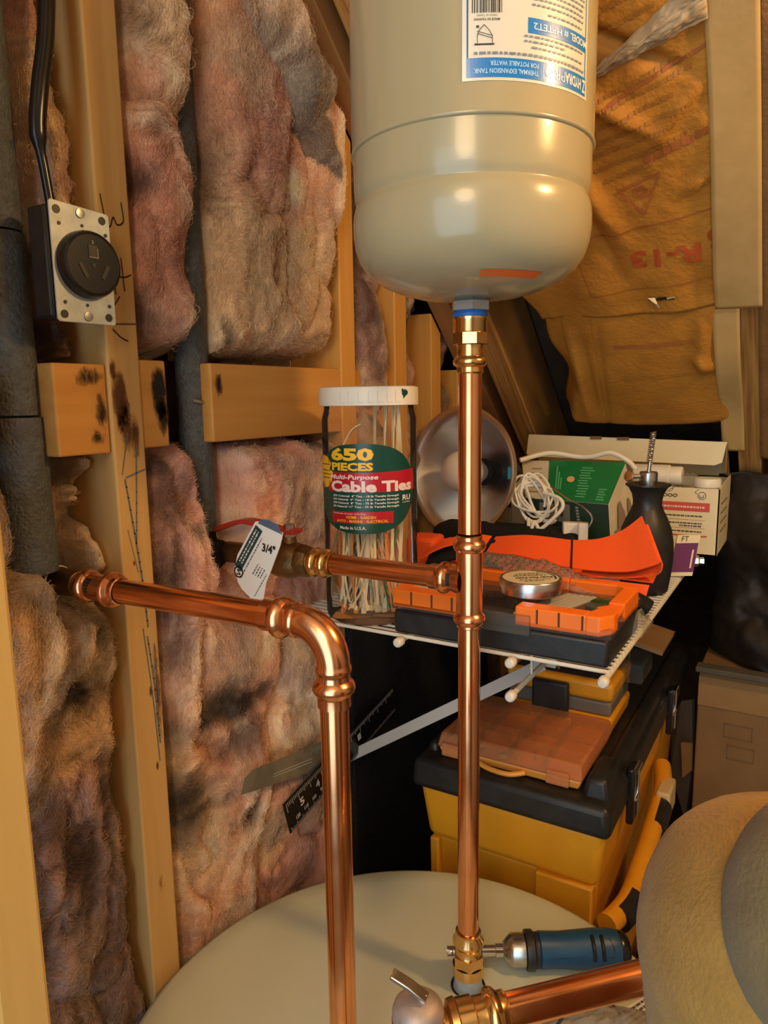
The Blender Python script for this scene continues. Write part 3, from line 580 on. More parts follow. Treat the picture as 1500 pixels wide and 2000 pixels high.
w = B(); fm = cylmap((RX, RY, TZ), .0131, (.45, -.89)); fb = planemap((RX-.020, RY-.0130, TZ), (1, .02, 0), (0, 0, 1))
for i in range(3): pass
tb = B(); cmap = lambda u, v, h=0: Vector((RX-.0165+v*.0-u*.0, RY, TZ))
def branchmap(u, v, h=0):        # v runs round the branch, u along it towards the wall
    a = v/.0131; return Vector((RX-u, RY-(.0132+h)*math.cos(a), TZ+(.0132+h)*math.sin(a)))
rect(tb, branchmap, .0145, .0205, -.005, .008, .0002, 1, 6); part(t, 'black_print', tb, LBLACK, smooth=False)
part(t, 'branch_pipe', cyl(B(), (RX-.036, RY-.0007, TZ), (RX-.172, RY-.0035, TZ), PR, seg=48), COPPER)
# adapter under the tank
ad = B(); lathe(ad, [(PR+.0004, 1.6215), (.0126, 1.623), (.0122, 1.628)]+bead(.0126, 1.6325, .005, .0034)+[(.0128, 1.638), (.0122, 1.642), (.0126, 1.6465), (.0132, 1.648)], (RX, RY, 0), seg=48)
lathe(ad, [(.0130, 1.648), (.0168, 1.6485), (.0168, 1.6585), (.0150, 1.659)], (RX, RY, 0), hexn=8)
lathe(ad, [(.0150, 1.6585), (.0158, 1.6595), (.0158, 1.6695), (.0166, 1.6705), (.0166, 1.6725), (.0120, 1.673)], (RX, RY, 0), seg=48)
part(t, 'press_adapter', ad, BRASS, 'shiny brass press adapter under the tank')
# adapter and nipple at the heater
ad = B(); lathe(ad, [(PR+.0003, 1.0405), (.0135, 1.0400), (.0130, 1.0355), (.0165, 1.0300), (.0165, 1.0270), (.0134, 1.0235), (.0130, 1.0195), (.0142, 1.0150), (.0150, 1.013)], (RX, RY, 0), seg=32)
lathe(ad, [(.0135, 1.0150), (.0172, 1.0145), (.0172, 1.0015), (.0150, 1.001)], (RX, RY, 0), hexn=6)
lathe(ad, [(.0165, 1.0018), (.0168, 1.0005), (.0168, .9905), (.0120, .990)], (RX, RY, 0), seg=32)
part(t, 'press_adapter', ad, BRASS, 'shiny brass press adapter at the water heater')
part(t, 'steel_nipple', lathe(B(), [(0, .970), (.0148, .970), (.0148, .9915), (0, .9915)], (RX, RY, 0)), GALV)
# ball valve and wall stub
VY = RY-.006
t = thing('ball_valve', 'dull brass ball valve with a red lever handle, on the branch pipe', 'valve', (-.51, VY, TZ))
sy = Vector((-1, -.02, 0)); p0 = Vector((RX-.160, RY-.0035, TZ))
part(t, 'press_end', sax(p0, sy, [(PR+.0004, .0), (.0134, .001), (.0134, .004)]+bead(.0134, .0095, .005, .003)+[(.0132, .015), (.0134, .017)]+bead(.0134, .023, .005, .003)+[(.0135, .029), (.0120, .030)], B()), BRASS, 'bright brass press end')
vb = B(); sax(p0, sy, [(.012, .0285), (.0165, .0295), (.0190, .037), (.0190, .043)], vb, 8); sax(p0, sy, [(.0165, .043), (.0195, .048), (.0215, .058), (.0215, .070), (.0190, .080), (.0165, .082)], vb, 32)
sax(p0, sy, [(.0165, .082), (.0190, .083), (.0190, .098), (.0150, .099)], vb, 8); sax(p0, sy, [(.0150, .097), (.0155, .106), (.0125, .108), (.0125, .150)], vb, 24)
vc = p0+sy*.058
cyl(vb, vc+Vector((0, 0, .012)), vc+Vector((0, 0, .028)), .009, .0075)
part(t, 'valve_body', vb, OLDBRASS)
part(t, 'stem_nut', lathe(B(), [(.0045, .026), (.0085, .0265), (.0085, .032), (.0062, .0325), (.0062, .040), (.0050, .041), (0, .041)], vc, (0, 0, 1), hexn=8), STEEL)
hd = smoothpath([vc+Vector((.012, 0, .0325)), vc+Vector((-.012, 0, .0330)), vc+Vector((-.035, -.002, .037)), vc+Vector((-.062, -.004, .040)), vc+Vector((-.095, -.006, .030)), vc+Vector((-.112, -.007, .024))], 5)
hl_ = B(); ribbon(hl_, [p+Vector((0, -.0095, 0)) for p in hd], [p+Vector((0, .0095, 0)) for p in hd], .005)
part(t, 'lever_handle', hl_, REDH, 'red vinyl-coated lever', bevel=.001)
part(t, 'tail_nipple', cyl(B(), p0+sy*.145, p0+sy*.185, .0118), TARNISH)
# paper tag hanging from the valve
tg = thing('paper_tag', 'white folded paper tag hanging from the ball valve, printed 3/4"', 'tag', (-.455, .535, 1.42))
O = Vector((-.472, .535, 1.439)); fT = planemap(O, (.573, 0, .819), (-.819, 0, .573))
out = [(.0377, .0209), (.0353, .0231), (-.009, .0234), (-.022, .0196), (-.033, .0083), (-.036, -.0004), (-.0355, -.0199), (-.0251, -.0266), (-.0095, -.0206), (.0064, -.0186), (.0354, -.0140), (.0482, -.0100)][::-1]
bt = B(); prism(bt, [fT(a, b, 0) for a, b in out], (fT(0, 0, -1)-fT(0, 0, 0))*.0009); part(tg, 'card', bt, PAPER, smooth=False)
bt = B(); rect(bt, fT, -.020, .0335, .0105, .0205, .0006); part(tg, 'dark_green_panel', bt, TAGG, smooth=False)
bt = B()
for v_ in (.0172, .0138): dashes(bt, fT, -.012, .030, v_, .0014, .0010, random.Random(3), .001, .0045)
part(tg, 'panel_print', bt, PAPER, smooth=False)
bt = B(); text(bt, '3/4"', fT, .0285, -.0060, .0115, .0170, -PI/2, .03, .0008) if False else text(bt, '3/4"', fT, .0235, -.0050, .0165, .0090, -PI/2+.45, .03, .0008)
for k in range(4): dashes(bt, fT, -.012+k*.001, .002, -.003-k*.0032, .0010, .0008, random.Random(k), .001, .003)
dashes(bt, fT, -.026, .028, .0072, .0010, .0008, random.Random(9), .001, .003); dashes(bt, fT, -.030, .0, -.0170, .0008, .0008, random.Random(10), .001, .003)
cc = [(-.0225+.0055*math.cos(x), .0125+.0055*math.sin(x)) for x in np.linspace(0, 2*PI, 20)]; stroke(bt, fT, cc, .0014, .0008); stroke(bt, fT, [(-.026, .0135), (-.0235, .0095), (-.0215, .0150), (-.0195, .0105)], .0012, .0008)
part(tg, 'black_print', bt, LBLACK, smooth=False)
part(tg, 'blue_fold', ribbon(B(), [fT(.036, .020, -.0005), fT(.0445, .016, .004), fT(.053, .006, .008)], [fT(.046, -.010, -.0005), fT(.050, -.009, .004), fT(.056, -.004, .008)], .0008), M('blue_fold_paper', (.10, .17, .28), .6), 'blue inner fold')
# hot line: wall adapter, coupling, elbow, drop
HY, HX, HZ = .4215, -.299, 1.4325
HX = -.300
t = thing('hot_water_pipe', 'copper pipe from the wall elbowing down in front of the white heater top, at left', 'pipe', (HX, HY, .974))
part(t, 'pipe_length', cyl(B(), (-.560, HY-.002, HZ-.0025), (-.345, HY, HZ), PR, seg=48), COPPER)
part(t, 'pipe_length', cyl(B(), (HX, HY, .970), (HX, HY, 1.385), PR, seg=48), COPPER)
def elbow_pts(r=.030, n=14): return [Vector((HX-r+r*math.sin(a), HY, HZ-r+r*math.cos(a))) for a in np.linspace(0, PI/2, n)]
eb = B(); tube(eb, [Vector((HX-.032, HY, HZ))]+elbow_pts()+[Vector((HX, HY, HZ-.032))], .0130, 40, cap=False)
sax((HX-.028, HY, HZ), (-1, 0, 0), [(.0130, 0)]+bead(.0130, .0050, .003, .0010)+[(.0128, .010)]+bead(.0130, .0195, .006, .0036)+[(.0128, .027), (.0128, .0360), (PR+.0004, .0365)], eb, 40)
sax((HX, HY, HZ-.028), (0, 0, -1), [(.0130, 0)]+bead(.0130, .0050, .003, .0010)+[(.0128, .010)]+bead(.0130, .0195, .006, .0036)+[(.0128, .027), (.0128, .0345), (PR+.0004, .035)], eb, 40)
part(t, 'press_elbow', eb, COPPER2)
cp = B(); pc = Vector((-.532, HY-.002, HZ-.0022)); sax(pc, (-1, 0, -.01), [(PR+.0004, 0), (.0128, .001), (.0128, .006)]+bead(.0130, .0125, .006, .0036)+[(.0128, .020), (.0124, .024), (.0124, .040)]+bead(.0130, .0465, .006, .0030)+[(.0126, .053), (.0120, .060), (PR+.0004, .0605)], cp, 40)
part(t, 'press_coupling', cp, COPPER2)
def hotmap(u, v, h=0):
    a = v/.0126; return Vector((pc.x-u, pc.y-(.0126+h)*math.cos(a), pc.z+(.0126+h)*math.sin(a)))
bt = B(); rn = random.Random(2)
for k in range(5): rect(bt, hotmap, .0335-.0004*k, .0385-rn.uniform(0, .001), -.003+k*.0030, -.0008+k*.0030, .0003)
part(t, 'black_print', bt, LBLACK, smooth=False)
wa = B(); sax(pc, (-1, 0, -.01), [(.0105, .058), (.0125, .059), (.0130, .080), (.0142, .0905)], wa, 32); part(t, 'brass_adapter', wa, OLDBRASS)
part(t, 'white_thread_tape', sax(pc, (-1, 0, -.01), [(.0138, .090), (.0150, .091), (.0150, .0935), (.0138, .0945)], B()), PAPER)
part(t, 'drop_ear_elbow', sax(pc, (-1, 0, -.01), [(.0142, .094), (.0150, .097), (.0158, .110), (.0158, .145), (0, .145)], B()), TARNISH)
# foam sleeves
def sleeve(cx, cy, z0, z1, r, lab, cut=None, tilt=0):
    b = B(); n = 24; pr = []
    for i in range(n+1):
        f = i/n; pr.append((r*(1+.02*math.sin(f*9+cx*40)), z0+(z1-z0)*f))
    lathe(b, [(.011, z0+.001), (r*.97, z0)]+pr+[(r*.97, z1), (.011, z1-.001)], (cx, cy, 0), (0, tilt, 1), 40)
    return solo('pipe_insulation', b, FOAM, lab, 'pipe insulation', (cx, cy, z0), 'grey foam pipe sleeves')
FX, FY = -.622, .392
sleeve(FX, FY, 1.445, 1.588, .0235, 'lowest grey foam sleeve at far left, flared, above the copper coupling')
sleeve(FX, FY-.001, 1.590, 1.747, .0212, 'middle grey foam sleeve at far left, beside the range outlet')
sleeve(FX, FY-.003, 1.749, 2.40, .0205, 'topmost grey foam sleeve at far left, beside the black cable')
sleeve(-.616, .604, 1.450, 2.40, .0185, 'long grey foam sleeve running down between the pink insulation and blocking board')
solo('foam_elbow', tube(B(), smoothpath([(-.616, .604, 1.46), (-.615, .605, 1.435), (-.606, .608, 1.4235), (-.592, .611, 1.4215)], 5), [.0170]*15+[.0150], 20), BLACKFAB, 'dark elbow cover below the second foam sleeve', 'pipe insulation', (-.63, .611, 1.42))
solo('pipe_clip', tube(B(), smoothpath([(-.601, .588, 1.601), (-.595, .598, 1.599), (-.596, .610, 1.598), (-.603, .620, 1.597)], 5), .0022, 8), STEEL, 'small metal clip round the foam sleeve at the blocking board', 'clip', (-.605, .60, 1.60))

# ------------------------------------------------------------------ expansion tank
t = thing('expansion_tank', 'beige thermal expansion tank standing upside down on the copper riser', 'tank', (RX, RY, 1.673))
R_ = .1062
prof = [(.013, 1.6895), (.030, 1.6895), (.050, 1.6920), (.068, 1.6970), (.082, 1.7035), (.093, 1.7115), (.1005, 1.7215), (.1045, 1.733), (R_, 1.745), (R_, 1.755), (.1055, 1.7615), (.1040, 1.7665), (.1022, 1.7695), (.1022, 1.7705), (.1040, 1.7735), (.1047, 1.779), (.1050, 1.790), (.1050, 1.8105)]
part(t, 'lower_shell', lathe(B(), prof, (RX, RY, 0), seg=128), TANK, ang=60)
part(t, 'upper_shell', lathe(B(), [(.1050, 1.8095), (.1068, 1.8102), (.1074, 1.8115), (.1070, 1.8130), (R_, 1.8145), (R_, 1.95), (R_, 1.975), (.1030, 1.998), (.092, 2.015), (.07, 2.026), (.03, 2.032), (0, 2.033)], (RX, RY, 0), seg=128), TANK, ang=60)
part(t, 'threaded_connector', lathe(B(), [(.0115, 1.672), (.0145, 1.6735), (.0145, 1.678), (.0185, 1.6785), (.0185, 1.6865), (.016, 1.6885), (.014, 1.691)], (RX, RY, 0), hexn=6), TANKN, 'grey hex connector', smooth=False)
part(t, 'blue_thread_sealant', lathe(B(), [(.013, 1.6725), (.0158, 1.6727), (.0165, 1.6755), (.0150, 1.6785), (.013, 1.6788)], (RX, RY, 0)), BLUET)
AZ = (.408, -.913)
ft_ = cylmap((RX, RY, 0), R_, AZ)
ft = lambda u, v, h=0: ft_(u, v if v < 1.848 or v > 1.94 else 1.848+(v-1.848)*.78, h)
U0, U1, V0, V1 = -.0065, .1095, 1.8325, 1.958
lb = part(t, 'product_label', rect(B(), ft, U0, U1, V0, V1, .0003, 40, 4), LWHITE, 'white and blue printed label, upside down')
def lab(name, mt, build):
    b = [] if 'letter' in name or 'band' in name else B(); build(b)
    for q in (b if isinstance(b, list) else [b]): part(lb, name, q, mt, smooth=False)
H = .0009
lab('blue_band', LBLUE, lambda b: (rect(b, ft, U0+.003, U1-.003, V0+.0022, V0+.0155, .0006, 40), rect(b, ft, .043, U1-.004, V0+.0390, V0+.0525, .0006, 24), rect(b, ft, U0+.003, U0+.0036, V0+.0155, V1-.003, .0006, 1), rect(b, ft, U1-.0045, U1-.0035, V0+.0155, V1-.003, .0006, 1), rect(b, ft, U0+.003, U1-.003, V1-.006, V1-.003, .0006, 40)))
def p1(b):
    text(b, 'THERMAL EXPANSION TANK', ft, .0270, V0+.0064, .0500, .0034, PI, .02, H, .004); text(b, 'FOR POTABLE WATER', ft, .0330, V0+.0117, .0380, .0033, PI, .02, H, .004)
    text(b, 'PRO', ft, .0680, V0+.0088, .0200, .0072, PI, -.01, H, .004); rect(b, ft, .0560, .0563, V0+.004, V0+.014, H)
    text(b, '# HPTET2', ft, .0640, V0+.0458, .0335, .0068, PI, .02, H, .004)
lab('pale_lettering', LPALE, p1)
def p2(b):
    text(b, 'HYDRA', ft, .0885, V0+.0088, .0205, .0076, PI, .035, H, .004); text(b, 'Z', ft, .1030, V0+.0086, .0050, .0095, PI, .035, H, .003); text(b, 'MODEL', ft, .0945, V0+.0458, .0225, .0068, PI, .03, H, .004)
lab('white_lettering', PAPER, p2)
def p3(b):
    rn = random.Random(8)
    for v_, a, c in [(.0195, .002, .103), (.0265, .046, .100), (.0315, .040, .078), (.0360, .040, .100), (.0575, .060, .098), (.064, .046, .100), (.069, .034, .100), (.074, .034, .100), (.079, .034, .102), (.084, .034, .102)]: dashes(b, ft, a, c, V0+v_, .0016 if v_ > .02 else .0022, H, rn, .002, .005)
lab('small_print', M('label_small_print', (.20, .22, .30), .4), p3)
def p4(b):
    rn = random.Random(5); u = .0005
    while u < .0225:
        w_ = rn.uniform(.0003, .0011); rect(b, ft, u, u+w_, V0+.0545, V0+.0720, H); u += w_+rn.uniform(.0003, .0009)
    text(b, 'MADE IN TAIWAN', ft, .0115, V0+.0488, .0190, .0019, PI, .02, H, .004); text(b, 'Hecho en Taiwan', ft, .0115, V0+.0520, .015, .0016, PI, 0, H, .004)
    bow = [(.0045, V0+.0285), (.0045, V0+.0345), (.006, V0+.0395), (.0095, V0+.0440), (.013, V0+.0395), (.0155, V0+.0345), (.0155, V0+.0285)]
    stroke(b, ft, bow, .0005, H); stroke(b, ft, [(.0045, V0+.0365), (.0155, V0+.0325)], .0005, H); stroke(b, ft, [(.0045, V0+.0385), (.0155, V0+.0345)], .0005, H); stroke(b, ft, [(.003, V0+.0272), (.0165, V0+.0272)], .0014, H)
    stroke(b, ft, [(.0045, V0+.0425), (.0050, V0+.0425)], .002, H); rect(b, ft, U0+.0036, U0+.0044, V0+.0155, V1-.006, H)
lab('black_print', LBLACK, p4)
# orange streak coloured onto the underside of the dome
w = B(); n = 12
for i in range(n):
    a0, a1 = math.radians(-60+42*i/n), math.radians(-60+42*(i+1)/n)
    q = [(.072, a0), (.080, a0), (.080, a1), (.072, a1)]
    zf = lambda r: 1.6968-.0006+(r-.068)*.52
    w.faces.new([w.verts.new((RX+r*math.cos(a), RY+r*math.sin(a), zf(r)-.0006)) for r, a in q])
part(t, 'orange_streak', w, M('orange_streak', (.75, .16, .03), .3), smooth=True)

# ------------------------------------------------------------------ water heater, relief valve, discharge pipe, driver
hx, hy, hr = -.288, .520, .287
t = thing('water_heater', 'large off-white water heater seen from above, filling the bottom of the view', 'water heater', (hx, hy, 0))
part(t, 'jacket', lathe(B(), [(0, .02), (hr-.004, .02), (hr-.004, .93)], (hx, hy, 0), seg=128), HEATER)
part(t, 'top_cap', lathe(B(), [(hr-.003, .925), (hr, .926), (hr, .966), (hr-.002, .971), (hr-.008, .974), (hr-.03, .974), (.1, .974), (0, .974)], (hx, hy, 0), seg=160), HEATER, ang=50)
part(t, 'nipple_hole_ring', lathe(B(), [(.0155, .9738), (.0175, .9752), (.0185, .9748), (.0190, .9735)], (RX, RY, 0)), BLACK)
for a in range(3): pass
LZ = 1.205
t = thing('relief_valve', 'brass pressure relief valve with a chrome test lever, at the bottom edge', 'valve', (-.198, .363, .974))
vx = Vector((-.198, .363, 0))
vb = B(); lathe(vb, [(.011, .974), (.011, 1.150), (.0165, 1.151), (.0165, 1.165), (.0150, 1.167), (.0158, 1.180), (.0165, 1.191), (.0175, 1.1925), (.0175, 1.197), (.0168, 1.198)], vx)
pS = Vector((-.198, .363, 1.1865)); dd = (Vector((-.075, .472, 1.199))-pS).normalized()
sax(pS+dd*.004, dd, [(.0100, 0), (.0105, .016), (.0150, .018), (.0158, .0225), (.0140, .0245)], vb)
part(t, 'valve_body', vb, M('valve_bronze', (.62, .36, .12), .35, 1, (.5, .28, .1), 50))
part(t, 'bonnet', lathe(B(), [(.0170, 1.1965), (.0172, 1.203), (.0160, 1.2070), (.0125, 1.2105), (.007, 1.2125), (0, 1.213)], vx), M('brushed_bonnet', (.52, .44, .42), .55, .6, (.40, .33, .31), 80))
la = Vector((-.2145, .3575, 1.2275)); lb_ = Vector((-.1915, .3625, 1.2155)); ld = (lb_-la).normalized()
lv = B(); q = ld.cross(Vector((0, 0, 1))).normalized()*.0042
ribbon(lv, [la+q, la+ld*.014+q+Vector((0, 0, .0012)), lb_+q], [la-q, la+ld*.014-q+Vector((0, 0, .0012)), lb_-q], .003)
cyl(lv, lb_+Vector((-.003, .001, -.006)), lb_+Vector((-.003, .001, .002)), .0034); part(t, 'test_lever', lv, CHROME, 'chrome test lever', bevel=.0006)
t = thing('discharge_pipe', 'copper discharge pipe slanting from the relief valve behind the tan sack', 'pipe', (-.16, .40, 1.195))
pA = pS+dd*.026
part(t, 'press_adapter', sax(pA, dd, [(.0120, 0), (.0148, .001), (.0148, .012), (.0134, .013), (.0132, .018)]+bead(.0134, .0250, .005, .0032)+[(.0130, .031), (.0130, .035), (PR+.0004, .036)], B()), BRASS, 'steel-ringed brass press end')
part(t, 'pipe_length', cyl(B(), pA+dd*.020, pA+dd*.30, PR, seg=48), COPPER)
pE = pA+dd*.30; part(t, 'elbow', tube(B(), smoothpath([pE-dd*.03, pE, pE+dd*.022+Vector((0, 0, -.008)), pE+dd*.030+Vector((0, 0, -.032)), pE+dd*.030+Vector((0, 0, -.060))], 6), .0130, 24), COPPER2)
part(t, 'drop_pipe', cyl(B(), pE+dd*.030+Vector((0, 0, -.04)), Vector((pE.x+dd.x*.030, pE.y+dd.y*.030, .06)), PR, seg=32), COPPER)
# ratchet driver
a0 = Vector((-.311, .638, .9952)); a1 = Vector((-.142, .739, .9952)); dv = (a1-a0).normalized(); L = (a1-a0).length
t = thing('ratchet_screwdriver', 'blue-handled ratchet screwdriver lying behind the riser on the heater top', 'screwdriver', a0)
part(t, 'bit_socket', sax(a0, dv, [(.003, .002), (.0035, 0), (.0052, .0), (.0052, .022), (.0046, .0225), (.0046, .038), (.0058, .0385), (.0058, .053), (.0070, .0535), (.0070, .062), (.005, .063)], B(), 24), CHROME)
part(t, 'chuck', sax(a0, dv, [(.0070, .0615), (.0100, .063), (.0165, .070), (.0175, .072), (.0175, .085), (.015, .086)], B(), 32), STEEL)
part(t, 'ratchet_collar', sax(a0, dv, [(.0150, .0855), (.0200, .0865), (.0205, .089), (.0205, .0945), (.0180, .0965), (.0180, .1005), (.0165, .101)], B(), 32), BLACK)
part(t, 'handle', sax(a0, dv, [(.0160, .1005), (.0188, .102), (.0184, .112), (.0182, .125), (.0196, .145), (.0208, .162), (.0208, .176), (.0196, .186), (.0180, .190)], B(), 40), BLUEH, 'blue grip')
part(t, 'end_cap', sax(a0, dv, [(.0183, .1885), (.0188, .190), (.0172, .196), (.0130, .200), (0, .201)], B(), 32), BLACKGLOSS)
upv = Vector((0, 0, 1)); sd = upv.cross(dv).normalized()
if sd.y > 0: sd = -sd
gs = B()
for z_ in (.158, .168):
    c = a0+dv*z_
    for k in range(1):
        pts = [c+(.0208)*(math.cos(x)*sd*1+math.sin(x)*upv) for x in np.linspace(.15, 1.35, 8)]; tube(gs, pts, .0020, 8)
part(t, 'grip_slots', gs, BLACKGLOSS)
gs = B(); pts = [a0+dv*z_+(r_+.0002)*(math.cos(x)*sd+math.sin(x)*upv) for z_, r_, x in [(.106, .0180, .55), (.112, .0176, .25), (.113, .0176, .2), (.135, .0182, .25), (.145, .0190, .35), (.178, .0206, .30), (.180, .0205, .7), (.176, .0206, 1.2)]]; tube(gs, pts, .0006, 6); part(t, 'grip_lines', gs, BLACK)
# papers on the heater top
t = thing('instruction_sheet', 'white leaflet of small print on the heater top beside the tan sack', 'paper', (-.105, .68, .9745))
fp = planemap((-.105, .685, .9755), (.45, .89, 0), (-.89, .45, 0))
part(t, 'sheet', prism(B(), [fp(-.05, -.035), fp(.035, -.03), fp(.04, .014), fp(-.05, .022)], (0, 0, .0006)), PAPER, smooth=False)
w = B(); rn = random.Random(6)
for k in range(9): dashes(w, fp, -.046, .034, -.028+k*.0052, .0026, .0010, rn, .002, .007)
part(t, 'print', w, M('grey_print', (.10, .10, .10), .6), smooth=False)
t = thing('plastic_pouch', 'crumpled clear pouch with a black cord under the discharge pipe', 'bag', (-.16, .64, .9745))
n_, k_ = 36, 30; a, b = np.meshgrid(np.linspace(0, 1, n_), np.linspace(0, 1, k_), indexing='ij')
P = np.stack([-.205+.10*a+.02*b, .59+.075*b+.03*a, .9755+.016*np.sin(PI*a)*np.sin(PI*b)+.012*np.abs(fbm(a*7, b*6, 4)-.5)*np.sin(PI*a)*np.sin(PI*b)*2], -1)
o = mesh_obj('film', grid_mesh('film', P-np.array((-.16, .64, .9745))), clear('grey_pouch_film', (.75, .73, .7), rough=.15, dens=.55, body=(.42, .38, .33)), ang=180); o.parent = t; ORG[o] = ORG[t]
part(t, 'cord', tube(B(), smoothpath([(-.185, .60, .978), (-.172, .635, .995), (-.168, .652, .996), (-.150, .662, .992), (-.140, .668, .985), (-.128, .660, .981), (-.128, .640, .978)], 5), .0014, 8), BLACK)
w = B(); box(w, (-.150, .660, .9945), (.030, .010, .003), .5); part(t, 'black_label', w, LBLACK, smooth=False)

# ------------------------------------------------------------------ range receptacle and cable
t = thing('range_outlet', 'black round range outlet on a steel plate, screwed beside the marked stud', 'outlet', (-.575, .423, 1.717))
ox = -.556
part(t, 'outlet_box', box(B(), (-.5705, .4220, 1.718), (.024, .060, .092)), BLACK, bevel=.003)
# plate: slightly skewed so that it follows the box
fo = planemap((ox, .4225, 1.7185), (.06, .998, 0), (0, 0, 1))
part(t, 'steel_plate', prism(B(), [fo(x, z) for x, z in ((-.0275, -.0475), (-.0255, -.0495), (.0275, -.0495), (.0295, -.0475), (.0295, .0445), (.0275, .0465), (-.0255, .0495), (-.0275, .0475))], (fo(0, 0, 1)-fo(0, 0, 0))*.0016), GALV, smooth=False, bevel=.0005)
w = B()
for x, z, r in [(-.021, .042, .0035), (.022, .040, .0035), (-.021, -.043, .0035), (.022, -.043, .0035), (-.0195, .031, .0016), (.0245, .028, .0016), (.002, .0325, .0014), (-.0195, -.033, .0016), (.0235, -.033, .0016), (.0015, -.034, .0014)]:
    blob(w, fo, x, z, r, r, 16, off=.0022, rough=0)
part(t, 'plate_holes', w, LBLACK, smooth=False)
for x, z in [(.001, .0425), (.0015, -.0435)]: part(t, 'plate_screw', lathe(B(), [(.0042, 0), (.0040, .0012), (0, .0016)], fo(x, z, .0018), fo(0, 0, 1)-fo(0, 0, 0), 16), STEEL)
nx = fo(0, 0, 1)-fo(0, 0, 0); fc = fo(.004, .0, .0016)
part(t, 'socket_face', lathe(B(), [(.0285, 0), (.0282, .006), (.0270, .0095), (.0250, .0105), (.0245, .0098), (0, .0098)], fc, nx, 48), BLACKGLOSS)
w = B(); ff = planemap(fc+nx*.0100, (.06, .998, 0), (0, 0, 1))
for (cx, cz, wd, hh, an) in [(.0, .0105, .0085, .0100, 0), (-.010, -.006, .0035, .013, .5), (.011, -.006, .0035, .013, -.5), (0, -.001, .003, .003, 0)]:
    R2 = Matrix.Rotation(an, 2); q = [R2@Vector(p) for p in ((-wd/2, -hh/2), (wd/2, -hh/2), (wd/2, hh/2), (-wd/2, hh/2))]; w.faces.new([w.verts.new(ff(cx+p.x, cz+p.y, .0004)) for p in q])
part(t, 'slots', w, LBLACK, smooth=False)
w = B(); stroke(w, ff, [(-.0042, .0052), (.0045, .0052), (.0045, .0130)], .0006, .0007); text(w, '3', ff, 0, .018, .002, .003, 0, .02, .0006); part(t, 'face_marks', w, M('grey_mark', (.3, .3, .3), .5), smooth=False)
solo('power_cable', tube(B(), smoothpath([(-.588, .441, 2.30), (-.590, .4365, 2.0), (-.588, .430, 1.92), (-.586, .4175, 1.865), (-.588, .4135, 1.83), (-.589, .4175, 1.80), (-.588, .421, 1.764)], 8), [.0072]*34+[.0062, .0052, .0045]+[.0042]*12, 16), BLACKGLOSS, 'thick black power cable dropping into the range outlet', 'cable', (-.588, .43, 1.76))

# ------------------------------------------------------------------ wire shelf and bracket
SZ = 1.330
t = thing('wire_shelf', 'white vinyl-coated wire shelf fixed to the stud wall behind the riser', 'shelf', (-.37, 1.1, 1.32))
for k in range(64):
    y = .693+.0127*k
    if y > 1.5: break
    part(t, 'shelf_wire', cyl(B(), (-.572, y, SZ-.0016), (-.158, y, SZ-.0016), .0023 if k == 0 else .0016, seg=8), WIRE)
for x, z, y0, r in ((-.160, SZ-.005, .678, .0032), (-.258, SZ-.0058, .686, .0027), (-.393, SZ-.0058, .686, .0027), (-.568, SZ-.0058, .686, .0027), (-.255, SZ-.040, .680, .0030)):
    part(t, 'long_rod', cyl(B(), (x, y0, z), (x, 1.5, z), r, seg=10), WIRE)
    part(t, 'end_cap', lathe(B(), [(0, -.004), (.004, -.0032), (.0056, -.0012), (.0056, .007), (.0045, .0085), (.003, .009)], (x, y0-.006, z), (0, 1, 0), 16), WIRE)
w = B()
for k in range(9): cyl(w, (-.255, .74+k*.09, SZ-.006), (-.255, .74+k*.09, SZ-.040), .0015, seg=6)
part(t, 'drop_wires', w, WIRE)
t = thing('shelf_bracket', 'flat white diagonal brace holding the wire shelf, behind the riser', 'bracket', (-.575, .82, 1.065))
A_, B_ = Vector((-.268, .82, 1.274)), Vector((-.572, .82, 1.069)); w = B(); pv = Vector((.556, 0, -.831))*.0075
ribbon(w, [A_-pv+Vector((0, .003, 0)), B_-pv+Vector((0, .003, 0))], [A_+pv, B_+pv], .003); part(t, 'brace', w, BRACKET, bevel=.0008)
w = B(); box(w, (-.2575, .8205, 1.286), (.013, .010, .026)); part(t, 'clip', w, BRACKET, bevel=.001)
part(t, 'wall_foot', box(B(), (-.575, .82, 1.063), (.008, .016, .03)), BRACKET, bevel=.001)

# ------------------------------------------------------------------ things on the shelf
# jar of cable ties
jx, jy, jr = -.467, .745, .0575; JC = Vector((jx, jy, SZ)); JAZ = (.531, -.847)
t = thing('cable_tie_jar', 'clear plastic jar with white screw lid and green 650 PIECES cable ties label', 'jar', JC)
part(t, 'jar_body', lathe(B(), [(0, .001), (.052, .001), (.0562, .004), (jr, .010), (jr, .246), (.0560, .252), (.0545, .258), (.0545, .272)], JC, seg=96), CLEAR)
ld_ = B(); pr = [(0, .2845), (.054, .2845), (.0592, .2835), (.0602, .2815), (.0602, .2625), (.0590, .262), (.0575, .262), (.0575, .281), (0, .281)]
lathe(ld_, pr[::-1], JC, seg=96); lid = part(t, 'screw_lid', ld_, WHITE)
w = B(); fj = cylmap(JC, .0602, JAZ)
for u in (-.034, -.024, -.012, -.0005, .010, .021, .032): rect(w, fj, u, u+.0005, .2655, .2785, .0003); rect(w, fj, u, u+.007, .2655, .2659, .0003, 3)
part(lid, 'moulded_ribs', w, M('lid_relief', (.60, .56, .50), .5), smooth=False)
w = B(); blob(w, fj, .0455, .276, .0035, .006, seed=4, rough=.8, off=.0004); part(lid, 'green_smudge', w, LGREEN, smooth=False)
fj = cylmap(JC, jr, JAZ)
ZB = .219-.105; zc_ = lambda py: ZB+(1027-py)*.105/165
uc = lambda px: jr*math.asin(max(-1, min(1, (px-724.5)/81.5)))
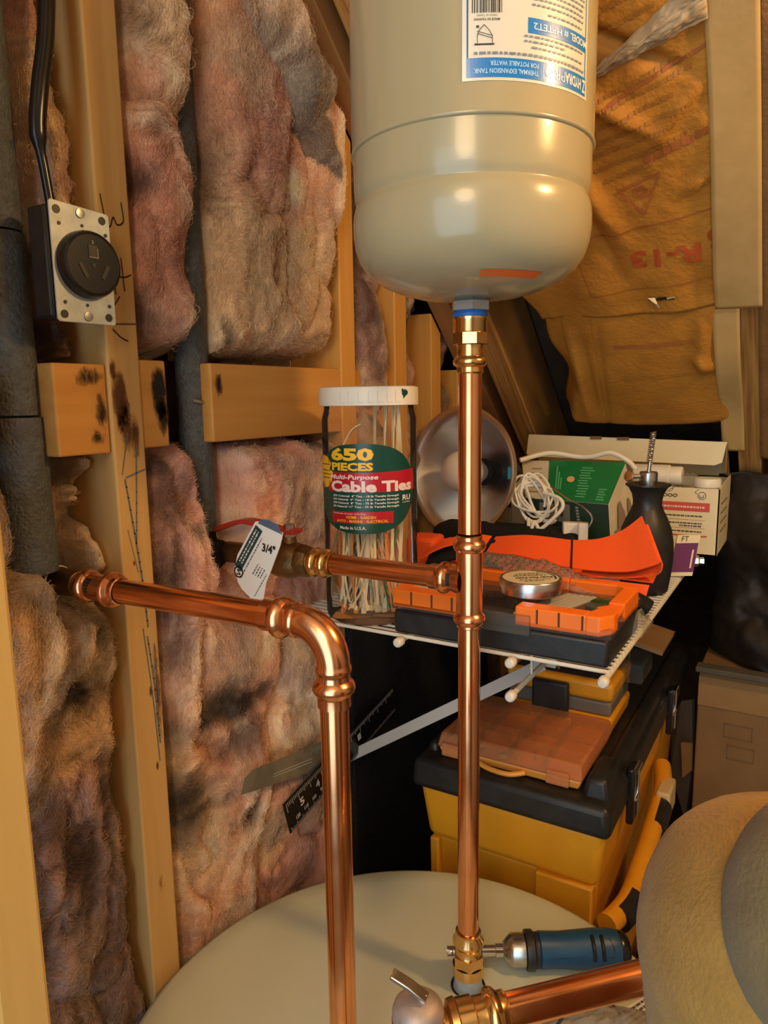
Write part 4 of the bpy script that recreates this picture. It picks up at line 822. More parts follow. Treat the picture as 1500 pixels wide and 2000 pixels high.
lb = B(); NU = 60; ucen, uw = -.010, .072; prev = None
for i in range(NU+1):
    f = -1+2*i/NU; hgt = .0525*(max(0, 1-abs(f)**2.5))**(1/2.0); u = ucen+uw*f
    cur = (lb.verts.new(fj(u, ZB+.0525-hgt, .0004)), lb.verts.new(fj(u, ZB+.0525+hgt, .0004)))
    if prev and (hgt > 1e-6 or i == NU): lb.faces.new((prev[0], cur[0], cur[1], prev[1]))
    prev = cur
lb = part(t, 'jar_label', lb, LGREEN, 'dark green oval label')
def jl(name, mt, build):
    b = [] if 'letter' in name or 'band' in name else B(); build(b)
    for q in (b if isinstance(b, list) else [b]): part(lb, name, q, mt, smooth=False)
def jt(b, s, x0, x1, y0, y1, bold=.03, shear=0, off=.0012): text(b, s, fj, (uc(x0)+uc(x1))/2, zc_((y0+y1)/2), uc(x1)-uc(x0), (y1-y0)*.105/165, 0, bold, off, .004, shear)
jl('red_band', LRED, lambda b: (poly(b, fj, [(uc(656), zc_(950)), (uc(797), zc_(950)), (uc(797.5), zc_(930)), (uc(796), zc_(911)), (uc(735), zc_(914)), (uc(656), zc_(914))], .0007, .004), rect(b, fj, uc(661), uc(762), zc_(1008), zc_(986), .0007, 20)))
jl('yellow_lettering', LYEL, lambda b: (jt(b, '650', 662, 731, 869, 893, .05), jt(b, 'PIECES', 663, 730, 896, 911, .045), jt(b, 'HOME - GARDEN', 685, 733, 993.5, 999, .02), jt(b, 'AUTO - MARINE - ELECTRICAL', 669, 753, 1001, 1006, .02)))
jl('pale_lettering', LPINK, lambda b: (jt(b, 'Multi-Purpose', 661, 738, 918, 929, .03, .25), jt(b, 'Cable Ties', 661, 792, 929, 950, .045)))
jl('white_lettering', PAPER, lambda b: [jt(b, s, 664, 771, y, y+5, .02) for s, y in (('200 Colored  4" Ties - 18 lb Tensile Strength', 955), ('100 Natural  4" Ties - 18 lb Tensile Strength', 961.5), ('300 Natural  8" Ties - 75 lb Tensile Strength', 968), ('50 Natural 11" Ties - 75 lb Tensile Strength', 974.5))]+[jt(b, 'Made in U.S.A.', 674, 717, 1013, 1019, .02), jt(b, 'Hundreds of uses, including...', 664, 719, 988, 992, 0), jt(b, 'RU', 777, 790, 958, 968, .03), jt(b, 'LISTED', 777, 789, 970, 973, 0)])
def star(b):
    cu, cv = uc(651)-.002, zc_(915); pts = []
    for i in range(22):
        a = 2*PI*i/22; r = (1.0 if i % 2 == 0 else .66); pts.append((cu+.0190*r*math.cos(a), cv+.0200*r*math.sin(a)))
    poly(b, fj, pts, .0009, .004)
jl('yellow_starburst', LYEL, star)
jl('starburst_print', LBLACK, lambda b: [dashes(b, fj, uc(648)-.002, uc(660), zc_(y), .0010, .0014, random.Random(y), .002, .006) for y in (901, 912, 919, 926)])
# cable ties: one of each kind, then copies
def tie_mesh(L, wd, seed):
    rn = random.Random(seed); b = B(); k1, k2 = rn.uniform(-.012, .012), rn.uniform(-.012, .012); pts = [Vector((k1*math.sin(PI*i/8), k2*math.sin(PI*i/8), L*i/8)) for i in range(9)]
    ribbon(b, [p+Vector((-wd/2, 0, 0)) for p in pts], [p+Vector((wd/2, 0, 0)) for p in pts], .0011)
    box(b, (0, 0, L), (wd*1.7, wd*1.2, wd*1.9)); me = bpy.data.meshes.new('cable_tie'); bmesh.ops.recalc_face_normals(b, faces=b.faces); b.to_mesh(me); b.free(); return me
TM = {}
for nm, mt, L, wd, lbt, grp in (('n', NATIE, .190, .0036, 'long natural nylon cable tie standing in the clear jar', 'natural nylon cable ties in the jar'), ('s', NATIE, .095, .0026, 'short natural nylon cable tie in the bottom of the jar', 'short natural cable ties in the jar'), ('o', ORTIE, .098, .0026, 'orange cable tie in the bottom of the jar', 'orange cable ties in the jar'), ('g', GRTIE, .098, .0026, 'green cable tie in the bottom of the jar', 'green cable ties in the jar'), ('k', BKTIE, .100, .0026, 'black cable tie in the bottom of the jar', 'black cable ties in the jar'), ('l', NATIE, .262, .0042, 'longest natural cable tie leaning against the jar wall', 'longest natural cable ties in the jar')):
    ms = []
    for sd_ in range(3):
        me = tie_mesh(L, wd, sd_+len(TM)*5); me.materials.append(mt); ms.append(me)
    TM[nm] = (ms, lbt, grp, L)
ties = []
def tie(kind, x, y, z, tx, ty, rz, down=False):
    ms, lbt, grp, L = TM[kind]; o = bpy.data.objects.new('cable_tie', random.choice(ms)); link(o)
    d = Vector((tx, ty, 1)).normalized(); q = Vector((0, 0, 1)).rotation_difference(d); o.rotation_mode = 'QUATERNION'
    from mathutils import Quaternion
    q = q@Quaternion((0, 0, 1), rz)
    o.location = JC+Vector((x, y, z))
    if down: q = q@Quaternion((1, 0, 0), PI); o.location = JC+Vector((x, y, z))+d*L
    o.rotation_quaternion = q; tag(o, lbt, 'cable tie', grp)
cav = Vector((JAZ[0], JAZ[1], 0)).normalized(); rav = Vector((-cav.y, cav.x, 0))
rn = random.Random(12)
def jp(r, f): return cav*f+rav*r
for i in range(46):                       # the big natural bundle in the middle, heads down
    a = rn.uniform(0, 2*PI); r = .021*math.sqrt(rn.random()); p = jp(-.003+r*math.cos(a), .004+r*.8*math.sin(a)); tie('n', p.x, p.y, .008+rn.uniform(0, .012), p.x*-.15, p.y*-.15, rn.uniform(0, 6), down=True)
for i in range(14):
    a = rn.uniform(0, 2*PI); r = .020*math.sqrt(rn.random()); p = jp(.030+.012*math.cos(a)*r/.02, .004+r*math.sin(a)); s_ = rav*rn.uniform(-.06, .02); tie('l', p.x, p.y, .006, s_.x, s_.y, rn.uniform(0, 6), down=rn.random() < .3)
for kind, n in (('s', 26), ('o', 34), ('g', 16), ('k', 8)):
    for i in range(n):
        side = rn.choice((-1, 1, 1) if kind == 'o' else (-1, -1, 1)); r = side*rn.uniform(.018, .040); f = rn.uniform(-.01, .030) if abs(r) < .03 else rn.uniform(-.02, .018); p = jp(r, f); L = TM[kind][3]; zmax = .01+.015*rn.random(); lean = -side*rn.uniform(-.10, .45)*(1 if abs(r) > .02 else -.5)
        e = r+lean*L*.9
        if abs(e) > .040: lean = (math.copysign(.038, e)-r)/(L*.9)
        d = rav*lean+cav*rn.uniform(-.12, .06); tie(kind, p.x, p.y, zmax, d.x, d.y, rn.uniform(0, 6), down=rn.random() < .5)
bd = smoothpath([JC+jp(x, f)+Vector((0, 0, z)) for x, z, f in ((-.047, .13, .020), (-.044, .17, .018), (-.036, .205, .016), (-.022, .232, .014), (-.010, .240, .012))], 5)
w = B(); ribbon(w, [p+cav*.0022 for p in bd], [p-cav*.0022+rav*.002 for p in bd], .0012); o = solo('cable_tie', w, NATIE, 'single bowed cable tie arching over the label inside the jar', 'cable tie', JC)

# clamp lamp
t = thing('clamp_lamp', 'spun aluminium reflector lamp with a white bulb, lying behind the riser', 'lamp', (-.50, 1.10, SZ))
LC = Vector((-.501, 1.082, 1.4785)); lax = Vector((-.10, -1, .06)).normalized()      # opening direction
# reflector aims left of the viewer
vdir = (Vector((0, 0, 1.6))-LC).normalized(); lax = (Matrix.Rotation(math.radians(-38), 3, 'Z')@Vector((vdir.x, vdir.y, 0))+Vector((0, 0, .10))).normalized()
RR = .108
rp = [(.020, -.098), (.034, -.095), (.040, -.086), (.056, -.066), (.078, -.036), (.094, -.015), (RR-.008, -.006), (RR, -.004), (RR+.001, -.0015), (RR, .001), (RR-.003, .0005), (RR-.010, -.004), (.092, -.0145), (.076, -.0355), (.054, -.0655), (.037, -.086), (.018, -.094)]
part(t, 'reflector', lathe(B(), rp, LC, lax, 96), ALU, ang=60)
part(t, 'bulb', lathe(B(), [(.013, -.066), (.015, -.058), (.020, -.046), (.0285, -.030), (.0335, -.014), (.0345, -.004), (.0325, .009), (.026, .019), (.016, .026), (0, .0285)], LC, lax, 40), BULB, 'white frosted bulb')
part(t, 'socket', lathe(B(), [(0, -.16), (.017, -.158), (.021, -.150), (.021, -.104), (.024, -.102), (.024, -.094), (.0210, -.093), (.0210, -.064), (.0235, -.063), (.0235, -.058), (.0135, -.057)], LC, lax, 32), BLACK)

# orange-lidded organiser case
cx0, cx1, cy0, cy1 = -.408, -.160, .694, .838
t = thing('organiser_case', 'black and safety-orange parts organiser case on the front of the wire shelf', 'case', (-.284, .766, SZ))
part(t, 'base_tray', box(B(), (-.284, .766, SZ+.0145), (.246, .142, .029)), BLACK, bevel=.004)
part(t, 'clear_lid', box(B(), (-.284, .766, SZ+.0345), (.250, .146, .011)), CLEARB, bevel=.003)
fr = B(); zt = SZ+.053
def fbar(xa, xb, ya, yb, za=.0325, zb=.053): box(fr, ((xa+xb)/2, (ya+yb)/2, SZ+(za+zb)/2), (xb-xa, yb-ya, zb-za))
# front left and front right corner blocks split by ribs, leaving the middle of the front edge clear
fbar(cx0+.001, cx0+.104, cy0-.001, cy0+.020); fbar(cx1-.098, cx1-.0235, cy0-.001, cy0+.020)
prism(fr, [(cx1-.0245, cy0-.001, SZ+.0325), (cx1-.010, cy0-.001, SZ+.0325), (cx1+.001, cy0+.014, SZ+.0325), (cx1+.001, cy0+.030, SZ+.0325), (cx1-.018, cy0+.034, SZ+.0325), (cx1-.0245, cy0+.020, SZ+.0325)], (0, 0, .0205))
fbar(cx1-.016, cx1+.001, cy0+.058, cy1-.016); prism(fr, [(cx1-.016, cy1-.016, SZ+.0325), (cx1+.001, cy1-.016, SZ+.0325), (cx1-.012, cy1+.001, SZ+.0325), (cx1-.08, cy1+.001, SZ+.0325), (cx1-.08, cy1-.012, SZ+.0325), (cx1-.024, cy1-.012, SZ+.0325)], (0, 0, .0205))
prism(fr, [(cx1-.016, cy0+.030, SZ+.044), (cx1+.001, cy0+.030, SZ+.044), (cx1+.001, cy0+.058, SZ+.044), (cx1-.016, cy0+.058, SZ+.044), (cx1-.026, cy0+.046, SZ+.044)], (0, 0, .006))
fbar(cx0-.001, cx0+.018, cy0+.020, cy1-.014); fbar(cx0+.004, cx1-.08, cy1-.012, cy1+.001)
part(t, 'orange_frame', fr, SAFETY, smooth=False, bevel=.0018)
w = B()
for x in (cx0+.026, cx0+.052, cx0+.077, cx1-.074, cx1-.051, cx1-.027): box(w, (x, cy0+.003, SZ+.0445), (.0022, .0088, .0150))
part(t, 'frame_slits', w, M('slit_shadow_brown', (.10, .03, .01), .6), smooth=False)
w = B(); box(w, (-.330, .775, SZ+.0320), (.12, .10, .004)); box(w, (-.19, .775, SZ+.0300), (.04, .11, .004)); part(t, 'contents_tray', w, BLACK)
w = B()
for k in range(5): box(w, (-.247+k*.007, .755, SZ+.0405), (.0066, .105, .004), -.28)
part(t, 'grey_cloth_strips', w, M('grey_cloth', (.42, .39, .35), .8), smooth=False, bevel=.001)
part(t, 'white_packet', lathe(B(), [(.034, 0), (.032, .008), (.018, .014), (0, .015)], (-.372, .745, SZ+.040), seg=24), M('pale_film_packet', (.62, .58, .52), .25))
w = B(); lathe(w, [(.0, 0), (.018, .002), (.02, .006), (.012, .011), (0, .012)], (-.195, .80, SZ+.030), seg=20); part(t, 'dark_green_part', w, M('murky_green', (.02, .06, .02), .3))
w = B(); box(w, (-.270, cy0-.003, SZ+.034), (.058, .006, .021)); part(t, 'clear_latch', w, CLEARB, bevel=.001)
# flux tin
TC = Vector((-.262, .752, SZ+.0535))
t = thing('flux_tin', 'round flat silver tin of flux with a cream printed lid, on the organiser case', 'tin', TC)
part(t, 'tin_base', lathe(B(), [(0, 0), (.0325, 0), (.0335, .001), (.0335, .0085), (.0325, .009)], TC, seg=64), STEEL)
part(t, 'tin_lid', lathe(B(), [(.0338, .0075), (.0348, .0078), (.0348, .0155), (.0338, .0168), (.0325, .0168), (.0318, .0162), (0, .0162)], TC, seg=64), STEEL)
part(t, 'cream_label', lathe(B(), [(.0310, .0166), (0, .0166)], TC, seg=64), M('tin_cream', (.70, .64, .46), .5), smooth=False)
ftn = planemap(TC+Vector((0, 0, .0168)), (.80, .60, 0), (-.60, .80, 0)); w = B()
text(w, 'Rosin Flux Paste', ftn, .003, -.003, .042, .0055, PI, .03, .0003)
for v_, a, b in ((.006, -.018, .020), (.011, -.016, .018), (.016, -.012, .016), (-.011, -.016, .020), (-.017, -.012, .010)): dashes(w, ftn, a, b, v_, .0016, .0003, random.Random(int(v_*1e4)), .001, .005)
for k in range(14): a = -.4+k*.11; rect(w, planemap(TC+Vector((0, 0, .0168))+Vector((.0275*math.cos(a+.6), .0275*math.sin(a+.6), 0)), (-math.sin(a+.6), math.cos(a+.6), 0), (-math.cos(a+.6), -math.sin(a+.6), 0)), -.0009, .0009, -.0012, .0012, .0003)
part(t, 'lid_print', w, LBLACK, smooth=False)
# bubble wrap
n_, k_ = 110, 50; a, b = np.meshgrid(np.linspace(0, 1, n_), np.linspace(0, 1, k_), indexing='ij')
bub = np.abs(np.sin(a*PI*22+.5*np.sin(b*9)))*np.abs(np.sin(b*PI*9))
P = np.stack([-.385+.20*a+.01*np.sin(b*5), .835+.055*b-.02*a, SZ+.052+.022*np.sin(PI*np.clip(b*.9+.1, 0, 1))*np.sin(PI*np.clip(a*.8+.15, 0, 1))-.022*a+.0035*bub+.012*(fbm(a*8, b*4, 4)-.5)], -1); c0 = np.array((-.29, .86, SZ+.05))
o = mesh_obj('bubble_wrap', grid_mesh('bubble_wrap', P-c0), clear('bubble_film', (.93, .90, .86), rough=.10, dens=.12, body=(.8, .66, .56)), ang=180, solid=.0006); o.location = c0; tag(o, 'crumpled clear bubble wrap heaped behind the flux tin', 'wrap')
# orange strap
t = thing('orange_strap', 'folded neon-orange webbing strap with black ends, stacked in layers behind the case', 'strap', (-.25, .92, SZ+.02))
near = [(-.372, .885, 1.391), (-.325, .885, 1.392), (-.285, .885, 1.386), (-.252, .885, 1.383), (-.215, .885, 1.383), (-.180, .885, 1.387), (-.149, .885, 1.400)]
far = [(-.378, .935, 1.404), (-.335, .935, 1.410), (-.300, .935, 1.410), (-.268, .935, 1.409), (-.233, .935, 1.414), (-.205, .935, 1.427), (-.181, .935, 1.448)]
nn_, ff_ = smoothpath(near, 6), smoothpath(far, 6)
for k in range(7):
    dz = -.0026*k; L_ = len(nn_); end = L_ if k == 0 else L_-15-k
    A = [p+Vector((-.003*(k % 2)+.0045*k*(1-i/L_), -.0006*k, dz*(1.15 if i < 12 else .85)-(.010*max(0, (i-20)/16)**1.5 if k else 0))) for i, p in enumerate(nn_[:end])]
    Bk = [p+Vector((-.003*(k % 2)+.0045*k*(1-i/L_), 0, dz)) for i, p in enumerate(ff_[:end])]
    part(t, 'webbing_layer', ribbon(B(), A, Bk, .0014), STRAP)
# folded loop at the right end
fn = smoothpath([(-.155, .886, 1.398), (-.1475, .886, 1.402), (-.146, .886, 1.396), (-.151, .886, 1.3865), (-.175, .886, 1.380), (-.205, .886, 1.376), (-.24, .886, 1.374), (-.29, .886, 1.377), (-.34, .886, 1.382)], 5)
fq = [p+Vector((-.026, .045, .040*max(0, 1-max(0, i-8)/12)*.9)) for i, p in enumerate(fn)]
part(t, 'webbing_fold', ribbon(B(), fn, fq, .0014), STRAP)
lo = smoothpath([(-.158, .878, 1.374), (-.19, .877, 1.3745), (-.235, .876, 1.375), (-.27, .876, 1.379), (-.31, .876, 1.384)], 6)
part(t, 'webbing_layer', ribbon(B(), lo, [p+Vector((-.003, -.010, -.018)) for p in lo], .0014), STRAP)
part(t, 'webbing_layer', ribbon(B(), [p+Vector((.002, .010, .001)) for p in lo], [p+Vector((0, .05, .004)) for p in lo], .0014), STRAP)
band = B(); tube(band, [(-.2545, .8835, 1.362), (-.2545, .8830, 1.3838), (-.262, .91, 1.397), (-.2695, .9365, 1.4105), (-.2695, .938, 1.39)], .0014, 8); part(t, 'black_elastic_band', band, BLACK)
w = B(); sl = smoothpath([(-.238, .868, 1.358), (-.205, .866, 1.361), (-.17, .866, 1.356), (-.156, .868, 1.348)], 6)
tube(w, sl, .016, 16, flat=.62); part(t, 'black_sleeve', w, BLACKFAB, 'padded black sleeve')
w = B(); sl = smoothpath([(-.460, .872, 1.369), (-.43, .880, 1.386), (-.40, .890, 1.394), (-.372, .900, 1.392)], 6)
ribbon(w, [p+Vector((0, -.004, -.012)) for p in sl], [p+Vector((0, .02, .010)) for p in sl], .004); part(t, 'black_end', w, BLACKFAB, 'black webbing end')
ribbon_o = B(); ribbon(ribbon_o, [p+Vector((-.004, -.006, .008)) for p in sl], [p+Vector((-.004, .016, .0165)) for p in sl], .0015); part(t, 'orange_end', ribbon_o, STRAP)
solo('orange_mesh_roll', box(box(B(), (-.490, .935, SZ+.034), (.046, .05, .066), .12), (-.452, .945, SZ+.032), (.036, .04, .060), -.15), STRAP, 'textured orange webbing roll standing between the jar and the riser', 'strap', (-.48, .935, SZ), bevel=.006)
# auger
AC = Vector((-.190, 1.015, SZ))
t = thing('drain_auger', 'black drum drain auger with a chrome chuck and spring cable sticking up', 'drain auger', AC)
part(t, 'drum', lathe(B(), [(0, 0), (.0285, 0), (.0310, .004), (.0340, .024), (.0362, .044), (.0365, .056), (.0355, .073), (.0325, .089), (.0270, .103), (.0215, .114), (.0190, .122), (.0190, .128), (.0210, .137), (.0255, .145), (.0295, .148), (.0295, .150), (.0270, .1505), (.010, .149), (0, .149)], AC, seg=64), BLACK, ang=50)
part(t, 'chuck', lathe(B(), [(.0115, .149), (.0118, .150), (.0118, .165), (.0105, .1665), (0, .1668)], AC, seg=32), STEEL)
w = B(); cyl(w, AC+Vector((-.010, -.006, .1605)), AC+Vector((-.022, -.0125, .1600)), .0030, seg=12); lathe(w, [(0, 0), (.0075, .0005), (.0082, .002), (.0075, .004), (0, .0045)], AC+Vector((-.0215, -.0122, .1605)), (-.5, -.8, .25), 20); part(t, 'thumbscrew', w, CHROME)
w = B(); N = 18*14; pts = []
for i in range(N+1):
    f = i/N; a = 2*PI*15*f; lean = Vector((.004*f, .0, 0)); pts.append(AC+lean+Vector((.0033*math.cos(a), .0033*math.sin(a), .178+.042*f)))
tube(w, pts, .0009, 6); cyl(w, AC+Vector((0, 0, .166)), AC+Vector((.001, 0, .180)), .0026, seg=12); cyl(w, AC+Vector((0, 0, .176)), AC+Vector((.004, 0, .219)), .0011, seg=8); part(t, 'spring_cable', w, STEEL)
# green carton
gp = [(-.398, 1.115, SZ), (-.257, 1.115, SZ), (-.232, 1.235, SZ), (-.436, 1.225, SZ), (-.400, 1.115, 1.436), (-.266, 1.115, 1.433), (-.262, 1.205, 1.490), (-.438, 1.200, 1.490)]
t = thing('green_carton', 'green and white printed carton with a slanting top, behind the orange strap', 'carton', (-.33, 1.17, SZ))
part(t, 'carton_body', hexa(B(), gp), CARDG, smooth=False, bevel=.001)
P_ = [Vector(p) for p in gp]
def quadmap(a, b, c, d):          # u 0..1, v 0..1
    a, b, c, d = map(Vector, (a, b, c, d)); n = (b-a).cross(d-a).normalized()
    return lambda u, v, h=0: (a*(1-u)+b*u)*(1-v)+(d*(1-u)+c*u)*v+n*h
fg = quadmap(P_[4], P_[5], P_[6], P_[7])
part(t, 'green_panel', rect(B(), fg, .28, 1, 0, 1, .0008), GREEN, smooth=False)
part(t, 'dark_front', rect(B(), quadmap(P_[0], P_[1], P_[5], P_[4]), 0, 1, 0, 1, .0008), DKGREEN, smooth=False)
w = B(); rn = random.Random(3)
for k in range(12): rect(w, fg, .60+.012*(k % 2), .60+rn.uniform(.10, .14), .10+k*.064, .10+k*.064+.030, .0014)
for k in range(5): rect(w, fg, .84, .84+rn.uniform(.06, .1), .06+k*.06, .06+k*.06+.03, .0014)
for k in range(3): rect(w, fg, .36+k*.025, .375+k*.025, .25, .85-.15*k, .0014)
part(t, 'pale_print', w, M('pale_green_print', (.10, .42, .20), .5), smooth=False)
w = B(); cc = [(.52+.04*math.cos(a), .52+.075*math.sin(a)) for a in np.linspace(0, 2*PI, 25)[:-1]]; w.faces.new([w.verts.new(fg(u, v, .0015)) for u, v in cc]); part(t, 'orange_emblem', w, M('emblem_peach', (.75, .40, .18), .5), smooth=False)
w = B()
for k in range(6): rect(w, fg, .06+.02*(k % 3), .20+.01*(k % 2), .15+k*.12, .15+k*.12+.02, .0014)
fgf = quadmap(P_[0], P_[1], P_[5], P_[4])
for k in range(9): rect(w, fgf, .615+.004*k, .650+.004*k, .93-.045*k, .93-.045*k-(.03 if k != 5 else .012), .0016)
part(t, 'grey_print', w, M('carton_grey', (.25, .25, .22), .5), smooth=False)
w = B(); fr_ = quadmap(P_[1], P_[2], P_[6], P_[5])
for (a, b_, rx, ry) in ((.45, .55, .13, .26), (.80, .5, .08, .22), (.25, .35, .08, .2)): blob(w, fr_, a, b_, rx, ry, 24, int(a*100), .0012, .3)
part(t, 'side_picture', w, M('side_grey_picture', (.26, .20, .15), .5), smooth=False)
w = B(); rect(w, fgf, .18, .55, .68, .95, .0014); part(t, 'outlet_picture', w, M('picture_grey', (.16, .16, .14), .4), smooth=False)
w = B()
for (a, b_) in ((.24, .80), (.30, .80), (.44, .86), (.44, .76)): rect(w, fgf, a, a+.03, b_, b_+.08, .002)
part(t, 'picture_slots', w, LBLACK, smooth=False)
# black pouch below the carton
solo('black_pouch', box(B(), (-.405, 1.055, SZ+.035), (.24, .07, .070), .05), BLACKFAB, 'black fabric pouch under the white cord coil', 'pouch', (-.405, 1.055, SZ), bevel=.016, seg=4)
# white extension cord
t = thing('extension_cord', 'coiled white extension cord with its plug, in front of the green carton', 'cord', (-.38, 1.08, SZ+.07))
rn = random.Random(21); cc = Vector((-.366, 1.090, 1.440)); pts = []
for i in range(7*14):
    a = 2*PI*i/14; f = i/98; pts.append(cc+Vector((.026*math.cos(a)*(1+.12*math.sin(i))-.016+.020*f, -.010+.012*math.sin(a*1.0)+.008*f, .026*math.sin(a)+.010*math.sin(i*.7)-.012*math.cos(a))))
part(t, 'coil', tube(B(), smoothpath(pts, 2), .0033, 8, flat=.6), WHITE)
part(t, 'loose_loop', tube(B(), smoothpath([cc+Vector(p) for p in ((.012, -.02, .012), (.040, -.03, .006), (.046, -.035, -.008), (.028, -.04, -.030), (.010, -.045, -.050), (.018, -.05, -.075))], 6), .0030, 8), WHITE)
part(t, 'loose_loop', tube(B(), smoothpath([cc+Vector(p) for p in ((-.012, -.02, -.030), (-.004, -.035, -.048), (.014, -.04, -.052), (.006, -.045, -.030), (.003, -.05, -.06), (.022, -.055, -.080))], 6), .0030, 8), WHITE)
part(t, 'tail_cord', tube(B(), smoothpath([(-.43, 1.17, 1.492), (-.39, 1.20, 1.503), (-.345, 1.215, 1.497), (-.32, 1.215, 1.498), (-.29, 1.215, 1.505), (-.262, 1.215, 1.493), (-.25, 1.22, 1.480)], 6), .0042, 8), WHITE)
w = B(); box(w, (-.300, 1.045, 1.404), (.030, .016, .020), .4); box(w, (-.282, 1.036, 1.399), (.014, .016, .034), .2); part(t, 'plug', w, WHITE, bevel=.002)
w = B(); tube(w, smoothpath([(-.345, 1.075, 1.462), (-.315, 1.06, 1.448), (-.285, 1.05, 1.435), (-.272, 1.046, 1.420), (-.280, 1.042, 1.398), (-.276, 1.036, 1.372)], 6), .0014, 8); solo('wire_hook', w, STEEL, 'thin bent steel wire hook beside the white plug', 'hook', (-.3, 1.05, 1.37))
w = B(); box(w, (-.4255, 1.118, 1.476), (.012, .02, .022), .3); solo('blue_tag', w, M('cyan_plastic', (.02, .28, .38), .4), 'small blue plastic tab beside the lamp rim', 'tab', (-.4255, 1.118, 1.47), bevel=.002)
# white box with raised lid
bx0, bx1, by0, by1 = -.49, -.128, 1.29, 1.46
t = thing('white_carton', 'cream carton with red stripe print and raised lid flap, at the back of the shelf', 'carton', ((bx0+bx1)/2, 1.375, SZ))
w = B(); th = .002
hexa(w, [(bx0, by0, SZ), (bx1, by0, SZ), (bx1, by0+th, SZ), (bx0, by0+th, SZ), (bx0, by0, 1.447), (bx1, by0, 1.443), (bx1, by0+th, 1.443), (bx0, by0+th, 1.447)])
hexa(w, [(bx1-th, by0, SZ), (bx1, by0, SZ), (bx1, by1, SZ), (bx1-th, by1, SZ), (bx1-th, by0, 1.443), (bx1, by0, 1.443), (bx1, by1, 1.452), (bx1-th, by1, 1.452)])
box(w, (bx0, 1.375, SZ+.058), (th, .17, .116)); box(w, ((bx0+bx1)/2, by1, SZ+.058), (bx1-bx0, th, .116)); box(w, ((bx0+bx1)/2, 1.375, SZ+.001), (bx1-bx0, .17, th))
part(t, 'box_walls', w, CARD, smooth=False)
w = B(); yl = 1.375; fl = [(bx0-.002, 1.486), (bx0+.008, 1.482), (bx1-.02, 1.475), (bx1-.008, 1.480), (bx1-.002, 1.515), (bx0+.002, 1.524)]
prism(w, [(x, yl, z) for x, z in fl], (0, .002, 0)); part(t, 'tuck_flap', w, CARD, smooth=False)
w = B(); prism(w, [(bx0+.002, yl+.002, 1.523), (bx1-.002, yl+.002, 1.514), (bx1-.002, by1, 1.448), (bx0+.002, by1, 1.449)], (0, .001, .002)); part(t, 'lid_panel', w, CARD, smooth=False)
w = B(); prism(w, [(bx1-.003, yl+.004, 1.512), (bx1-.003, yl+.006, 1.462), (bx1-.003, by1-.003, 1.447)], (.002, 0, 0)); part(t, 'lid_ear', w, BOXB, smooth=False)
for x_, z_ in ((-.355, 1.5205), (-.305, 1.5195)): part(t, 'torn_tape', box(B(), (x_, yl-.001, z_), (.021, .003, .0055)), BOXB, smooth=False)
fwb = planemap((bx1, by0, SZ), (1, 0, 0), (0, 0, 1)); w = B()
rect(w, fwb, -.102, -.014, .074, .089, .0006); rect(w, fwb, -.092, -.016, .031, .0335, .0006); part(t, 'red_stripe', w, M('carton_red', (.62, .08, .05), .5), smooth=False)
w = B(); dashes(w, fwb, -.099, -.022, .0812, .0032, .0010, random.Random(3), .002, .005); part(t, 'stripe_lettering', w, LPINK, smooth=False)
w = B(); rn = random.Random(5)
for v_ in (.066, .0535, .049, .0395): dashes(w, fwb, -.09 if v_ != .049 else -.06, -.025, v_, .0022, .0008, rn, .002, .006)
rect(w, fwb, -.10, -.02, .0592, .0596, .0008); rect(w, fwb, -.095, -.02, .0452, .0456, .0008)
for cx, cz in ((-.085, .100), (-.077, .100), (-.069, .100)): stroke(w, fwb, [(cx+.0032*math.cos(a), cz+.0022*math.sin(a)) for a in np.linspace(0, 2*PI, 12)], .0012, .0008)
stroke(w, fwb, [(-.083, .104), (-.078, .110), (-.072, .113), (-.074, .109), (-.079, .106)], .0008, .0008); stroke(w, fwb, [(-.032, .112), (-.038, .107), (-.035, .104)], .0008, .0008)
stroke(w, fwb, [(-.027+.0062*math.cos(a), .101+.0062*math.sin(a)) for a in np.linspace(0, 2*PI, 16)], .0008, .0008); stroke(w, fwb, [(-.031, .102), (-.029, .098), (-.025, .098), (-.024, .102)], .0010, .0008)
part(t, 'black_print', w, M('carton_ink', (.06, .05, .04), .5), smooth=False)
w = B(); rn = random.Random(6); fws = planemap((bx1, by0, SZ), (0, 1, 0), (0, 0, 1))
for k in range(4): dashes(w, fws, .03, .12, .085-k*.016, .003, .0008, rn, .003, .012)
part(t, 'side_print', w, M('carton_side_ink', (.28, .22, .14), .5), smooth=False)
t = thing('white_bottle', 'white bottle lying on its side in the cream carton, behind the auger chuck', 'bottle', (-.23, 1.33, 1.43))
part(t, 'bottle_body', lathe(B(), [(0, 0), (.018, .001), (.019, .004), (.019, .060), (.014, .064)], (-.275, 1.335, 1.458), (1, 0, 0), 32), WHITE); part(t, 'bottle_cap', lathe(B(), [(.014, .062), (.0165, .063), (.0165, .080), (.015, .082), (0, .082)], (-.275, 1.335, 1.458), (1, 0, 0), 32), WHITE)
t = thing('white_bottle', 'white-capped bottle standing in the right corner of the cream carton', 'bottle', (-.152, 1.325, SZ))
part(t, 'bottle_body', lathe(B(), [(0, .003), (.021, .003), (.0215, .10), (.0195, .112), (.0195, .114)], (-.152, 1.325, SZ), seg=32), WHITE); part(t, 'bottle_cap', lathe(B(), [(.0195, .112), (.0222, .113), (.0222, .124), (.0205, .1275), (0, .128)], (-.152, 1.325, SZ), seg=32), WHITE)
n_, k_ = 24, 20; a, b = np.meshgrid(np.linspace(0, 1, n_), np.linspace(0, 1, k_), indexing='ij')
